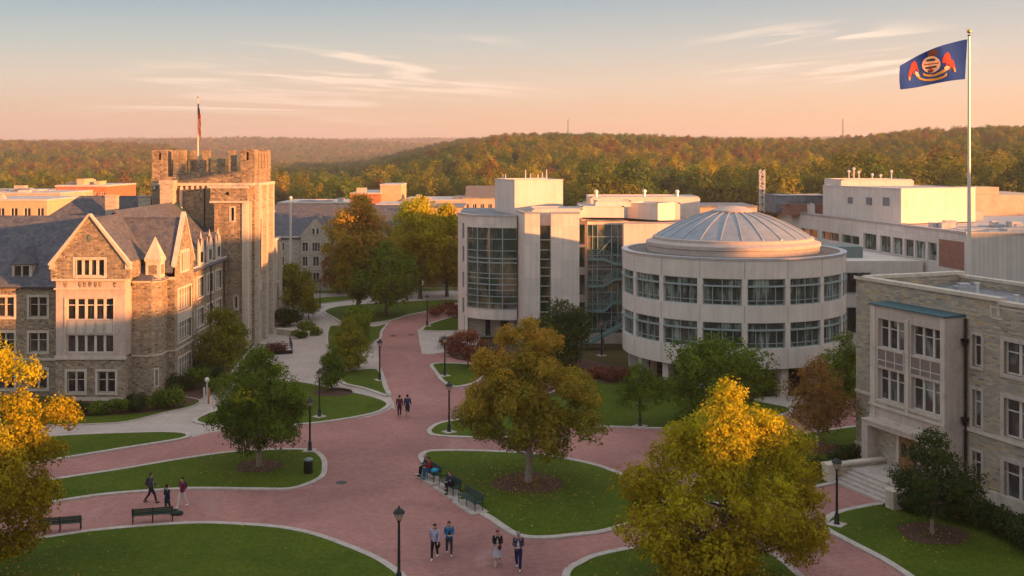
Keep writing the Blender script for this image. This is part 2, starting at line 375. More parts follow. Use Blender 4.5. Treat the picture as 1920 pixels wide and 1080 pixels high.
zz=n.math('MAXIMUM',Z_,0.0)
left=n.ramp(zz,[(0.0,(.60,.345,.245)),(.028,(.60,.41,.295)),(.062,(.55,.475,.405)),(.095,(.365,.425,.425)),(.137,(.165,.30,.40)),(.30,(.48,.55,.62)),(1.0,(.70,.73,.77))])
right=n.ramp(zz,[(0.0,(.86,.44,.205)),(.03,(.82,.50,.265)),(.062,(.72,.54,.395)),(.095,(.55,.51,.455)),(.137,(.34,.415,.44)),(.30,(.54,.57,.60)),(1.0,(.70,.72,.76))])
azf=n.n('ShaderNodeMapRange',{'Value':X_,'From Min':-.45,'From Max':.50}).outputs[0]
sky=n.mix(azf,left,right)
# cirrus
az=n.math('DIVIDE',X_,n.math('MAXIMUM',Y_,.15)); el=n.math('DIVIDE',Z_,n.math('MAXIMUM',Y_,.15))
def cirrus(sx,sz,tilt,seed,lo,hi,e0,e1,a0,a1):
    e=n.math('ADD',el,n.math('MULTIPLY',az,tilt))
    cmb=n.n('ShaderNodeCombineXYZ',{'X':n.math('MULTIPLY',az,sx),'Y':n.math('MULTIPLY',e,sz),'Z':seed})
    f=n.noise(cmb.outputs[0],1.0,8,.58,.9)
    s_=n.n('ShaderNodeMapRange',{'Value':f,'From Min':lo,'From Max':hi},interpolation_type='SMOOTHSTEP').outputs[0]
    def band(v,a,b,c):
        u=n.n('ShaderNodeMapRange',{'Value':v,'From Min':a-c,'From Max':a+c},interpolation_type='SMOOTHSTEP').outputs[0]
        q=n.n('ShaderNodeMapRange',{'Value':v,'From Min':b+c,'From Max':b-c},interpolation_type='SMOOTHSTEP').outputs[0]
        return n.math('MULTIPLY',u,q)
    return n.math('MULTIPLY',s_,n.math('MULTIPLY',band(el,e0,e1,.012),band(az,a0,a1,.07)))
c1=cirrus(5,70,.10,1.3,.47,.63,.055,.100,-.24,.02)
c2=cirrus(5,80,-.13,4.1,.46,.62,.066,.112,.20,.37)
c3=cirrus(3.5,60,.02,8.4,.555,.74,.030,.078,-.36,.16)
fac=n.math('MINIMUM',n.math('MULTIPLY',n.math('ADD',n.math('ADD',c1,c2),c3),1.05),.85)
sky=n.mix(fac,sky,n.mix(azf,(.84,.64,.52),(1.0,.80,.63)))
ns=n.n('ShaderNodeTexSky',sky_type='NISHITA',sun_disc=False,sun_elevation=SUN_EL,sun_rotation=rad(120),air_density=1.0,dust_density=1.5)
bg1=n.n('ShaderNodeBackground',{'Color':sky,'Strength':SKY_E}); bg2=n.n('ShaderNodeBackground',{'Color':ns.outputs[0],'Strength':.012})
ad=n.n('ShaderNodeAddShader',{0:bg1.outputs[0],1:bg2.outputs[0]}); n.t.links.new(ad.outputs[0],n.out.inputs['Surface'])
vs=SC.view_settings; SC.display_settings.display_device='sRGB'; vs.view_transform='Standard'; vs.look='None'; vs.exposure=EXPO; vs.gamma=1
SC.cycles.max_bounces=6; SC.cycles.diffuse_bounces=3; SC.cycles.glossy_bounces=3; SC.cycles.transparent_max_bounces=6
SC.cycles.volume_bounces=0; SC.cycles.use_adaptive_sampling=True; SC.cycles.adaptive_threshold=.02; SC.cycles.use_denoising=True
SC.cycles.sample_clamp_indirect=4
if HAZE:
    hb=MB(); hb.box(-6200,6200,-260,6400,-1.0,150); n=NT('air')
    v=n.n('ShaderNodeVolumePrincipled',{'Color':(.90,.85,.90,1),'Density':HAZE,'Anisotropy':.2})
    n.t.links.new(v.outputs[0],n.out.inputs['Volume']); hz=hb.build('haze',n.m)
    tag(hz,'thin warm evening haze filling the whole valley','haze',kind='stuff')
# ------------------------------------------------------------------ terrain
TP1=[560,620,700,780,850,950,1050,1150,1250,1350,1500,1600,1700,1800,1920,2400]
TY1=[326,319,303,285,269,256,253,256,259,263,268,265,256,251,247,234]
def terr(X,Y):
    X=np.asarray(X,float); Y=np.asarray(Y,float); p=960+F*X/np.maximum(Y,50)
    def ss(t): t=np.clip(t,0,1); return t*t*(3-2*t)
    d1=np.interp(p,[560,800,950,1500,1920],[1500,1300,1150,1000,850]); y1=np.interp(p,TP1,TY1)
    h1=20.5+(290-y1)*d1/F-7; h1=np.where(p<560,h1*np.clip((p-420)/140,0,1),h1)
    t=(Y-290)/(d1-290); a=h1*(.35*ss(t*1.6)+.65*ss(t))*np.where(t>1,1-.6*ss((Y-d1)/700),1); a=np.where(t<=0,0,a)
    yA=np.interp(p,[-800,0,160,300,460],[264,267.5,269,274,300]); hA=20.5+(290-yA)*1500/F-7; t=(Y-620)/880; q=np.clip((470-p)/150,0,1)
    b=hA*q*(.5*ss(t)+.5*np.clip(t,0,1)**1.5)*np.where(t>1,1-.85*ss((Y-1500)/500),1); b=np.where(t<=0,0,b)
    yB=np.interp(p,[-800,0,250,360,470,540,610,680,760,860,960],[266,268,267,263,260.5,261,264.5,267,270,275,284]); hB=20.5+(290-yB)*3000/F-9; t=(Y-1750)/1250
    b2=hB*(.45*ss(t)+.55*np.clip(t,0,1)**1.4)*np.where(t>1,1-.6*ss((Y-3000)/700),1); b=np.maximum(b,np.where(t<=0,0,b2))
    yC=np.interp(p,[-800,100,220,600,860,1200],[267,267,263.5,264.5,263,262]); hC=20.5+(290-yC)*4700/F-9; t=(Y-3500)/1200; c=np.where(t<=0,0,hC*ss(t))
    wob=(np.sin(X*.011+Y*.004)+np.sin(X*.005-Y*.009+1.3)+.7*np.sin(X*.021+Y*.013+np.sin(X*.006)*2))*.42
    z=np.maximum(np.maximum(a,b),c); return z+wob*np.clip(z,0,12)*.26*np.interp(Y,[900,1400,3000],[1,.55,.5])
def build_terrain():
    ps=np.linspace(-2400,4400,150); ys=np.geomspace(230,6300,90)
    PP,YY=np.meshgrid(ps,ys); XX=(PP-960)/F*YY; ZZ=terr(XX,YY)-.25
    v=np.stack([XX,YY,ZZ],-1).reshape(-1,3); nx=len(ps); f=[]
    for j in range(len(ys)-1):
        for i in range(nx-1):
            a=j*nx+i; f.append((a,a+1,a+nx+1,a+nx))
    me=bpy.data.meshes.new('hills'); me.from_pydata(v.tolist(),[],f); me.materials.append(M['rough'])
    me.polygons.foreach_set('use_smooth',[True]*len(f)); o=bpy.data.objects.new('hills',me); COL.objects.link(o)
    tag(o,'low wooded hills rolling along the horizon behind the campus','hills',kind='structure')
build_terrain()
g=MB(); g.face([(-7000,-400,0),(7000,-400,0),(7000,9000,0),(-7000,9000,0)]); g=g.build('ground',M['rough'])
tag(g,'dull green open ground under and beyond the campus buildings','ground',kind='structure')
# ------------------------------------------------------------------ paving and lawns
def smooth_closed(pts,k=5):
    n=len(pts); out=[]
    for i in range(n):
        p0,p1,p2,p3=[np.array(pts[(i+j)%n],float) for j in (-1,0,1,2)]
        # centripetal-ish: damp tangents by the shorter segment
        t1=(p2-p0)*.5; t2=(p3-p1)*.5; L=np.linalg.norm(p2-p1)+1e-6
        for tt in (t1,t2):
            l=np.linalg.norm(tt)
            if l>L: tt*=L/l
        for s in range(k):
            t=s/k; out.append(tuple((2*t**3-3*t**2+1)*p1+(t**3-2*t**2+t)*t1+(-2*t**3+3*t**2)*p2+(t**3-t**2)*t2))
    return out
def ccw(p):
    a=sum(p[i][0]*p[(i+1)%len(p)][1]-p[(i+1)%len(p)][0]*p[i][1] for i in range(len(p)))
    return p if a>0 else p[::-1]
def inset(p,w):
    n=len(p); out=[]
    for i in range(n):
        a=Vector(p[i-1]); b=Vector(p[i]); c=Vector(p[(i+1)%n]); e=(c-a)
        if e.length<1e-6: out.append(tuple(b)); continue
        e.normalize(); nn=Vector((-e.y,e.x)); out.append(tuple(b+nn*w))
    return out
def sheet(name,poly,z,mat,label,cat,thick=0):
    poly=ccw([tuple(q) for q in poly]); tri=geometry.tessellate_polygon([[Vector((a,b,0)) for a,b in poly]])
    mb=MB()
    for t in tri:
        q=[poly[i] for i in t]; q=ccw(q); mb.face([(a,b,z) for a,b in q])
    if thick:
        n=len(poly)
        for i in range(n):
            a,b=poly[i],poly[(i+1)%n]; mb.face([(a[0],a[1],z-thick),(b[0],b[1],z-thick),(b[0],b[1],z),(a[0],a[1],z)])
    return tag(mb.build(name,mat),label,cat,kind='structure')
def gp(px): return [G(x,y) for x,y in px]
def lawn(px,label,w=.36,kerb=True,k=5,grass='grass'):
    p=ccw(smooth_closed(gp(px),k)); inn=inset(p,w) if kerb else p
    sheet('lawn',inn,.075,M[grass],label,'lawn',.07)
    if kerb:
        mb=MB(); n=len(p); z=.10
        for i in range(n):
            j=(i+1)%n; a,b,c,d=p[i],p[j],inn[j],inn[i]
            mb.face([(a[0],a[1],z),(b[0],b[1],z),(c[0],c[1],z),(d[0],d[1],z)])
            mb.face([(a[0],a[1],0),(b[0],b[1],0),(b[0],b[1],z),(a[0],a[1],z)])
            mb.face([(c[0],c[1],0),(d[0],d[1],0),(d[0],d[1],z),(c[0],c[1],z)])
        tag(mb.build('kerb',M['kerb']),'pale concrete kerb edging the '+label,'kerb',kind='structure')
sheet('concrete_path',gp([(-500,835),(-500,790),(100,780),(300,760),(385,735),(430,700),(480,640),(520,600),(560,565),(590,546),(900,546),(900,640),(735,790),(560,830),(358,823),(225,852),(60,872),(-500,960)]),.004,M['conc'],
 'pinkish concrete path and forecourt running past the stone hall and tower','path')
sheet('brick_plaza',smooth_closed(gp([(356,821),(395,811),(480,800),(584,790),(690,782),(738,762),(732,745),(722,715),(715,693),(711,675),(709,655),(712,636),(719,619),(735,602),(771,589),(823,579),(880,566),(940,570),(900,590),(860,594),(828,602),(800,613),(788,628),(791,655),(800,664),(840,660),(900,655),(980,668),(1040,700),(1120,730),(1300,770),(1500,766),(1620,745),(1800,760),(2000,850),(2300,1000),(2400,1700),(-700,1700),(-800,985),(-300,905),(0,868),(104,858),(225,838)]),3),.009,M['pave'],
 'dusky red brick plaza and walks winding between the lawns','plaza')
sheet('concrete_pad',gp([(783,617),(786,640),(791,663),(808,664),(813,652),(835,640),(862,632),(862,618),(800,617)]),.014,M['kerb'],'white concrete pad by the corner of the glass fronted building','pad')
sheet('concrete_strip',gp([(560,708),(577,704),(690,731),(735,752),(742,768),(728,762),(688,744),(577,719),(540,722)]),.014,M['conc'],'narrow concrete path slanting between two small lawns to the brick walk','path')
sheet('concrete_strip',gp([(600,688),(640,680),(712,681),(716,694),(650,694),(600,700)]),.016,M['conc'],'short concrete crossing beside the lamp where the walk narrows','path')
sheet('entrance_pad',gp([(1400,768),(1417,745),(1500,742),(1520,758),(1470,766)]),.018,M['kerb'],'pale concrete pad at the doors under the round building','pad')
LAWN={}
lawn([(-500,1100),(-250,1052),(-60,1026),(53,1012),(163,996),(242,988),(323,982),(394,980),(478,984),(540,990),(599,1003),(658,1024),(706,1044),(738,1063),(764,1085),(790,1130),(790,1250),(600,1600),(-600,1600)],'large lawn filling the bottom left corner',.38)
lawn([(-300,960),(-100,930),(0,915),(138,893),(225,880),(337,861),(439,847),(520,843),(570,843),(596,848),(611,861),(614,878),(608,896),(578,911),(540,920),(478,920),(357,919),(270,924),(197,930),(127,940),(0,962),(-150,990),(-300,1010)],'long lawn with the green tree and the bin')
lawn([(-300,850),(-100,836),(0,826),(127,816),(253,811),(320,810),(352,813),(358,819),(337,826),(225,844),(104,864),(0,880),(-100,895),(-300,930)],'thin tapering lawn between the concrete path and the brick walk')
lawn([(-300,806),(0,802),(90,799),(169,797),(239,792),(310,775),(365,762),(372,750),(300,742),(100,744),(-300,744)],'grass strip along the shrubs of the stone hall',.12)
lawn([(361,791),(385,776),(430,762),(470,742),(515,724),(550,716),(577,718),(625,728),(688,741),(722,751),(733,759),(724,768),(706,776),(658,786),(584,796),(480,804),(400,800)],'pointed lawn with two lamps and a small green tree')
lawn([(630,706),(645,697),(690,692),(713,693),(721,707),(727,725),(734,743),(722,744),(680,730),(640,720)],'small triangular lawn beside the narrowing brick walk',.42)
lawn([(616,612),(650,612),(690,613),(706,612),(729,606),(718,622),(709,640),(640,655),(612,650)],'little lawn strip below the curved path at the tower forecourt',.3)
lawn([(604,585),(618,578),(650,573),(700,569),(780,565),(850,562),(870,566),(823,581),(771,591),(738,601),(700,607),(668,610),(645,609),(625,598)],'shaded lawn under the big trees where the brick walk curves away',.4)
lawn([(565,570),(585,561),(620,557),(680,556),(690,560),(640,566),(585,572)],'narrow far lawn beside the grey path',.2)
lawn([(560,548),(620,544),(760,541),(880,541),(880,544),(740,549),(600,551)],'farthest lawn in front of the grey gabled college',.2)
lawn([(790,620),(794,613),(806,607),(828,600),(860,592),(900,590),(900,618),(862,621),(820,622)],'lawn between the brick walk and the glass fronted building',.35)
lawn([(806,685),(815,700),(825,714),(840,724),(856,727),(884,722),(905,712),(916,697),(905,686),(880,683),(830,681)],'small rounded lawn with one lamp by the red shrubs')
lawn([(800,811),(806,802),(822,794),(855,787),(900,778),(960,763),(1010,745),(1060,726),(1130,706),(1180,700),(1300,720),(1420,752),(1480,764),(1486,774),(1441,787),(1400,794),(1340,801),(1280,805),(1215,805),(1140,802),(1090,801),(1030,812),(960,822),(869,822),(812,818)],'deep green lawn in front of the round building')
lawn([(1445,822),(1520,811),(1600,800),(1680,790),(1700,850),(1640,885),(1563,909),(1516,919),(1440,936),(1360,948),(1300,940),(1290,912),(1330,880),(1390,845)],'lawn with the small rust coloured tree by the stone entrance')
lawn([(784,858),(792,849),(815,845),(881,845),(964,848),(1014,852),(1080,863),(1136,877),(1192,901),(1240,926),(1255,945),(1235,966),(1170,990),(1130,1001),(1080,1007),(1029,1012),(985,1011),(955,1002),(910,972),(866,949),(836,929),(807,893),(794,876)],'big rounded lawn under the central tree',.42)
lawn([(1053,1090),(1058,1070),(1080,1056),(1108,1043),(1164,1030),(1221,1021),(1300,1011),(1370,1006),(1415,1017),(1468,1048),(1505,1080),(1560,1130),(1600,1300),(1300,1400),(1060,1300)],'lawn under the golden tree at the bottom edge',.4)
lawn([(1537,990),(1541,978),(1550,969),(1566,961),(1598,953),(1660,944),(1800,950),(2000,1000),(2300,1100),(2300,1700),(1950,1400),(1790,1160),(1715,1095),(1653,1053),(1587,1018)],'dark lawn in the bottom right corner',.4)
def bed(x,y,r,label,ry=None):
    X,Y=G(x,y); pts=[(X+r*math.cos(a)*(1+.08*math.sin(3*a+x)),Y+r*math.sin(a)*(1+.06*math.sin(5*a))) for a in np.linspace(0,2*PI,29)[:-1]]
    sheet('mulch_bed',pts,.10,M['mulch'],label,'mulch bed',.02)
bed(485,876,1.5,'round mulch ring at the foot of the green tree'); bed(990,907,2.2,'round mulch ring at the foot of the central tree')
bed(1535,842,1.7,'round mulch ring at the foot of the rust coloured tree'); bed(1748,1003,1.8,'round mulch ring at the foot of the dark tree by the stone building')
bed(626,737,1.7,'mulch ring under the small conical green tree')
sheet('mulch_strip',smooth_closed(gp([(-100,785),(100,782),(250,778),(320,768),(372,752),(395,730),(420,690),(380,680),(320,735),(100,750),(-100,752)])),.09,M['mulch'],'dark planting strip along the stone hall','mulch bed')
sheet('mulch_strip',smooth_closed(gp([(1655,950),(1720,950),(1800,968),(1880,990),(1990,1030),(2100,1100),(2150,1000),(1990,960),(1850,945),(1740,938),(1690,935)])),.105,M['mulch'],'dark planting strip under the stone building windows','mulch bed')
sheet('mulch_strip',smooth_closed(gp([(850,672),(900,680),(960,690),(1130,720),(1200,712),(1160,690),(1060,668),(960,655),(880,650),(845,655)])),.12,M['mulch'],'brown planting bed below the glass fronted building','mulch bed')
sheet('mulch_strip',smooth_closed(gp([(1500,900),(1540,905),(1560,890),(1600,870),(1560,862),(1520,875)])),.105,M['mulch'],'dark planting bed beside the entrance steps','mulch bed')
# ------------------------------------------------------------------ vegetation
def leaf_object(name,C,Nn,S,T,mat,parent=None,asp=.62):
    n=len(C); r=rng.normal(size=(n,3)); r-=Nn*(r*Nn).sum(1)[:,None]; a=r/np.maximum(np.linalg.norm(r,axis=1)[:,None],1e-6); b=np.cross(Nn,a)
    s=S[:,None]; V=np.stack([C+a*s,C+b*s*asp,C-a*s*.9,C-b*s*asp],1).reshape(-1,3)
    me=bpy.data.meshes.new(name); me.vertices.add(4*n); me.vertices.foreach_set('co',V.astype(np.float32).ravel())
    me.loops.add(4*n); me.loops.foreach_set('vertex_index',np.arange(4*n,dtype=np.int32)); me.polygons.add(n)
    me.polygons.foreach_set('loop_start',np.arange(0,4*n,4,dtype=np.int32)); me.polygons.foreach_set('loop_total',np.full(n,4,dtype=np.int32))
    me.update(calc_edges=True); at=me.attributes.new('tint','FLOAT','FACE'); at.data.foreach_set('value',np.clip(T,0,1).astype(np.float32))
    me.materials.append(mat); o=bpy.data.objects.new(name,me); COL.objects.link(o)
    if parent is not None: o.parent=parent
    return o
PROF={'round':lambda q:np.sqrt(np.clip(1-(1.9*q-.85)**2,0.03,1)),'pyr':lambda q:np.clip((1-q)**.75*np.clip(.72+q*3,0,1)+.03,.04,1),
 'oval':lambda q:np.clip(np.sin(PI*np.clip(q,0.03,.985)**.8)**.6,.08,1),'egg':lambda q:np.clip(np.sin(PI*np.clip(q*.93+.05,0,1)**.62)**.75,.08,1),
 'ovate':lambda q:np.clip((1-(np.clip(q-.25,0,1)/.75)**2)**1.05*np.clip(.6+q*2.2,0,1),.06,1),
 'flat':lambda q:np.clip((1-q**2.2)**.5*(.75+.5*q),.1,1)}
def crown_points(h0,h1,R,prof,nb,nleaf,ls,seed,brs=.30,rough=.18,nz=.48,cc=0.0):
    g=np.random.default_rng(seed); fn=PROF[prof]; hh=h1-h0
    q=g.beta(1.15,1.1,nb*3); keep=g.random(nb*3)<(.25+.75*fn(q)); q=q[keep][:nb]; nb=len(q)
    # golden-angle spread so that the lobes fill the outline without lining up
    th=np.arange(nb)*2.39996+g.normal(0,.35,nb); lump=1+.2*np.sin(th*2+g.random()*6)+.12*np.sin(th*3+q*9+g.random()*6)
    Rq=R*fn(q)*lump; br=np.clip(brs*R*(.55+.6*fn(q))*g.uniform(.55,1.45,nb),.22,None)
    rad_=np.clip(Rq-br*.75,0,None)*np.where(g.random(nb)<.7,g.uniform(.75,1.12,nb),g.uniform(.2,.7,nb))
    B=np.stack([rad_*np.cos(th),rad_*np.sin(th),h0+q*hh],1); B[:,2]=np.clip(B[:,2],h0+br*.45,h1-br*.5)
    wgt=br**2; wgt/=wgt.sum(); ns=nleaf//6; idx=g.choice(nb,ns,p=wgt)
    dv=g.normal(size=(ns,3)); dv[:,2]=dv[:,2]*.8+.12; dv/=np.linalg.norm(dv,axis=1)[:,None]
    wob=1+rough*np.sin(dv[:,0]*5+idx)*np.sin(dv[:,1]*5+idx*2)+np.clip(g.normal(0,.10,ns),-.2,.2)
    rr=br[idx]*np.where(g.random(ns)<.8,g.uniform(.82,1.1,ns),g.uniform(.3,.85,ns))*wob; P=B[idx]+dv*rr[:,None]*np.array([1,1,.82])
    P=np.repeat(P,6,0)+np.clip(g.normal(0,ls*1.15,(ns*6,3)),-ls*2.4,ls*2.4); dv=np.repeat(dv,6,0); idx6=np.repeat(idx,6)
    cdir=P-np.array([0,0,h0+hh*.4]); cdir/=np.linalg.norm(cdir,axis=1)[:,None]; Nn=dv*(.8-.3*cc)+cdir*cc+g.normal(0,nz,dv.shape)+np.array([0,0,.2]); Nn/=np.linalg.norm(Nn,axis=1)[:,None]
    bt=g.random(nb)[idx6]; T=.30*bt+.22*np.repeat(g.random(ns),6)+.34*g.random(len(P)); S=ls*g.uniform(.6,1.25,len(P))
    return B,br,P,Nn,S,T,(P[:,2]-h0)/hh
def tree(name,px,py,h,R,prof,mat,label,group=None,trunk=None,nb=46,nleaf=9000,ls=.13,seed=1,D=None,tintq=0.0,bark='bark',kind=None,lean=0,cat='tree',tr=None,tbase=.1,brs=.30,sx=1.0):
    X,Y=G(px,py) if D is None else (XA(px,D),D)
    trunk=h*.2 if trunk is None else trunk; root=thing(name,label,cat,(X,Y,.05),0,group)
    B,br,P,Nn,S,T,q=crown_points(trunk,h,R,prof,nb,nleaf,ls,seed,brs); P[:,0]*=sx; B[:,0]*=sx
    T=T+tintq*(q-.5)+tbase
    g=np.random.default_rng(seed+99); mb=MB(); tr=tr or max(.07,h*.018)
    hh=h-trunk; ax=[(0,0,-.1),(g.normal(0,.04),g.normal(0,.04),trunk*.6),(g.normal(0,.1),g.normal(0,.1),trunk+hh*.25),(g.normal(0,.15),g.normal(0,.15),trunk+hh*.6),(0,0,trunk+hh*.86)]
    mb.tube(ax,[tr*1.35,tr,tr*.78,tr*.42,tr*.12],9)
    A=[Vector(a) for a in ax]
    order=g.permutation(len(B))[:min(len(B),34)]
    for i in order:
        b=Vector(B[i]); zt=max(trunk*.85,min(b.z-.28*math.hypot(b.x,b.y)-.15,trunk+hh*.8))
        k=max(j for j in range(len(A)) if A[j].z<=zt or j==0); k=min(k,len(A)-2); f=(zt-A[k].z)/max(1e-3,A[k+1].z-A[k].z); s=A[k].lerp(A[k+1],max(0,min(1,f)))
        m=s.lerp(b,.5)+Vector((g.normal(0,.08)*R*.3,g.normal(0,.08)*R*.3,-.04*R)); e=s.lerp(b,1.0)
        r0=tr*.42*(1-.6*max(0,(zt-trunk)/hh)); mb.tube([s,m,e],[r0,r0*.6,r0*.18],5,cap=False)
    mb.build('trunk',M[bark],None,smooth=True).parent=root
    leaf_object('crown',P,Nn,S,T,M[mat],root)
    return root
def shrub(px,py,r,h,mat,label,group=None,name='shrub',n=1500,ls=.09,seed=1,D=None,cat='shrub',sx=1):
    X,Y=G(px,py) if D is None else (XA(px,D),D); g=np.random.default_rng(seed+500)
    nb=12; a=g.random(nb)*2*PI; rr=np.sqrt(g.random(nb))*r*.62; B=np.stack([rr*np.cos(a)*sx,rr*np.sin(a),h*g.uniform(.35,.66,nb)],1)
    br=g.uniform(.28,.46,nb)*min(r,h*1.2); idx=g.integers(0,nb,n); dv=g.normal(size=(n,3)); dv/=np.linalg.norm(dv,axis=1)[:,None]
    P=B[idx]+dv*(br[idx]*g.uniform(.75,1.12,n))[:,None]; P[:,2]=np.abs(P[:,2])*.95+.02
    Nn=dv*.8+g.normal(0,.5,dv.shape)+np.array([0,0,.2]); Nn/=np.linalg.norm(Nn,axis=1)[:,None]
    T=.3*g.random(nb)[idx]+.6*g.random(n); o=leaf_object(name,P,Nn,ls*g.uniform(.6,1.3,n),T,M[mat]); o.location=(X,Y,.08)
    return tag(o,label,cat,group)
# --- near and campus trees
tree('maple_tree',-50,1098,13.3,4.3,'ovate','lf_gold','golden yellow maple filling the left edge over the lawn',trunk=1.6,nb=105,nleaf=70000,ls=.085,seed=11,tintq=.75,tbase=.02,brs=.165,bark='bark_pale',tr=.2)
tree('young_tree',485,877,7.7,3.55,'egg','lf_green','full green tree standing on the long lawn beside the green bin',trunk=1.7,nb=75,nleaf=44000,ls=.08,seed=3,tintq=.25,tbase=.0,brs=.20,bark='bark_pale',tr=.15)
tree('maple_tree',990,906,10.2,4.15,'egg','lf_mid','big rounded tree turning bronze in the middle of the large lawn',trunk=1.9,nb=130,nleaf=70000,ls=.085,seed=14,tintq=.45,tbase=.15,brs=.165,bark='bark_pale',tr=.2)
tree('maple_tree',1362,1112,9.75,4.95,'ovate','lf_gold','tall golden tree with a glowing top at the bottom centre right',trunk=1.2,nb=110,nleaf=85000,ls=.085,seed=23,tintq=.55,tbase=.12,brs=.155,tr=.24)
tree('small_tree',1535,841,6.2,2.45,'egg','lf_orange','small rust coloured tree in front of the stone corner',trunk=1.3,nb=46,nleaf=13000,ls=.08,seed=5,tbase=.1,tintq=.3,bark='bark_pale',tr=.09)
tree('small_tree',1748,1003,5.5,2.2,'egg','lf_dark','dark green small tree by the entrance of the stone building',trunk=1.25,nb=46,nleaf=16000,ls=.075,seed=6,bark='bark_pale',tr=.10,tbase=.1)
tree('bushy_tree',1346,795,6.6,4.1,'flat','lf_green','wide dark green tree growing against the round building',trunk=.6,nb=70,nleaf=26000,ls=.11,seed=7,tbase=-.02,brs=.26)
tree('small_tree',1199,800,4.9,1.75,'egg','lf_green','thin young tree beside a lamp in front of the round building',trunk=1.3,nb=30,nleaf=5500,ls=.08,seed=8,tbase=-.05,tr=.07)
tree('bushy_tree',1053,697,6.6,3.0,'round','lf_dark','dark green round tree between the glass building and the stairs',trunk=.6,nb=50,nleaf=15000,ls=.12,seed=9,tbase=.2)
tree('small_tree',418,706,6.6,2.5,'egg','lf_olive','olive green tree growing against the wall of the stone hall',trunk=.9,nb=50,nleaf=16000,ls=.10,seed=10,tbase=.08)
tree('small_tree',622,732,4.3,1.65,'pyr','lf_green','small conical green tree on the pointed lawn',trunk=.6,nb=34,nleaf=9000,ls=.085,seed=12,tbase=.08,tr=.07)
tree('small_tree',655,694,4.8,2.2,'egg','lf_olive','olive green tree right behind the small conical one',trunk=.5,nb=40,nleaf=11000,ls=.10,seed=13,tbase=-.02)
tree('small_tree',672,652,4.4,2.0,'round','lf_green','green tree at the near edge of the shaded lawn',trunk=.5,nb=34,nleaf=8000,ls=.11,seed=15)
tree('small_tree',548,596,6.6,2.7,'round','lf_olive','yellowish green tree beside the tower forecourt',trunk=1,nb=44,nleaf=11000,ls=.13,seed=16,tbase=-.05)
tree('small_tree',580,600,3.2,1.3,'round','lf_olive','low leafy tree leaning over the forecourt path',trunk=.9,nb=20,nleaf=3000,ls=.11,seed=26)
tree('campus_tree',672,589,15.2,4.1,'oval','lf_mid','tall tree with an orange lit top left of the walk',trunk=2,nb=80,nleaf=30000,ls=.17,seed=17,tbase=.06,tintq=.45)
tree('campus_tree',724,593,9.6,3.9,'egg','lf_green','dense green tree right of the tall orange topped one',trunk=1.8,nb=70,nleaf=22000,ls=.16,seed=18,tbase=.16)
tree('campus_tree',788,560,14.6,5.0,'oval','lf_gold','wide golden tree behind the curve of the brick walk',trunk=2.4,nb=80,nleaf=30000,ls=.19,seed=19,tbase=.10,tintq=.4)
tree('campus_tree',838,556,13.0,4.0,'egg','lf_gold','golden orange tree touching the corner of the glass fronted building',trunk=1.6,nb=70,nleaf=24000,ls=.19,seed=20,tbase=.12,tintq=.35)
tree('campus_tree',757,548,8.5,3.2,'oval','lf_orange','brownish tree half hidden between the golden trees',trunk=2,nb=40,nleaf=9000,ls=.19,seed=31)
tree('campus_tree',636,552,6.4,2.6,'round','lf_orange','dull bronze tree in front of the grey gabled college',trunk=1,nb=36,nleaf=8000,ls=.17,seed=21)
tree('bushy_tree',1583,760,6.2,2.3,'egg','lf_green','narrow green tree squeezed against the stone building corner',trunk=.5,nb=40,nleaf=11000,ls=.10,seed=22,tbase=.05)
tree('small_tree',878,690,3.6,1.9,'flat','lf_red','small red brown tree on the brick edge of the rounded lawn',trunk=.9,nb=26,nleaf=5200,ls=.09,seed=24,tr=.06,tbase=.15)
# --- shrubs
gg='clipped green shrubs along the stone hall'
for i,(x,y,r,h) in enumerate([(112,778,1.15,1.5),(150,779,1.0,1.15),(186,778,1.0,1.1),(220,776,1.05,1.3),(255,772,1.2,1.5),(292,768,1.35,1.7),(328,766,1.4,1.8),(60,778,1.1,1.2),(20,780,1.1,1.2)]):
    shrub(x,y,r,h,'lf_dark' if i in (0,1,4,7) else 'lf_green','rounded green shrub in the row below the front windows of the stone hall',gg,n=2600,seed=40+i)
for i,(x,y,r,h) in enumerate([(345,735,1.4,1.7),(368,728,1.4,2.0),(392,716,1.5,2.1),(402,738,1.2,1.5),(360,708,1.3,1.8),(430,728,1.2,1.4)]):
    shrub(x,y,r,h,'lf_green' if i%2 else 'lf_dark','green shrub in the thicket at the side windows of the stone hall','shrubs in the thicket beside the stone hall',n=2400,seed=60+i)
shrub(541,611,1.9,2.2,'lf_dark','large dark round bush beside the tower entrance',n=3400,seed=70,ls=.12)
for i,(x,y,r,h) in enumerate([(572,622,1.4,1.2),(560,634,1.3,.8),(588,628,1.1,.9)]):
    shrub(x,y,r,h,'lf_green','low green shrub spreading round the forecourt wall','low shrubs round the forecourt wall',n=1500,seed=72+i)
shrub(514,664,1.5,1.1,'lf_red','dark brown shrub behind the black forecourt railing',n=1800,seed=78)
for i,(x,y,r,h) in enumerate([(852,668,1.3,1.5),(895,672,1.3,1.3),(930,676,1.2,1.2),(1120,712,1.2,1.2),(1150,716,1.3,1.4),(1180,712,1.1,1.1),(840,650,1.0,1.1)]):
    shrub(x,y,r,h,'lf_red','dark red shrub in the planting bed below the white buildings','dark red shrubs below the white buildings',n=1900,seed=80+i)
for i,(x,y) in enumerate([(826,588),(840,583),(853,586),(815,594),(848,596)]):
    shrub(x,y,1.1,1.2,'lf_red','small pinkish red shrub along the far curve of the brick walk','pinkish shrubs along the curved walk',n=900,seed=90+i)
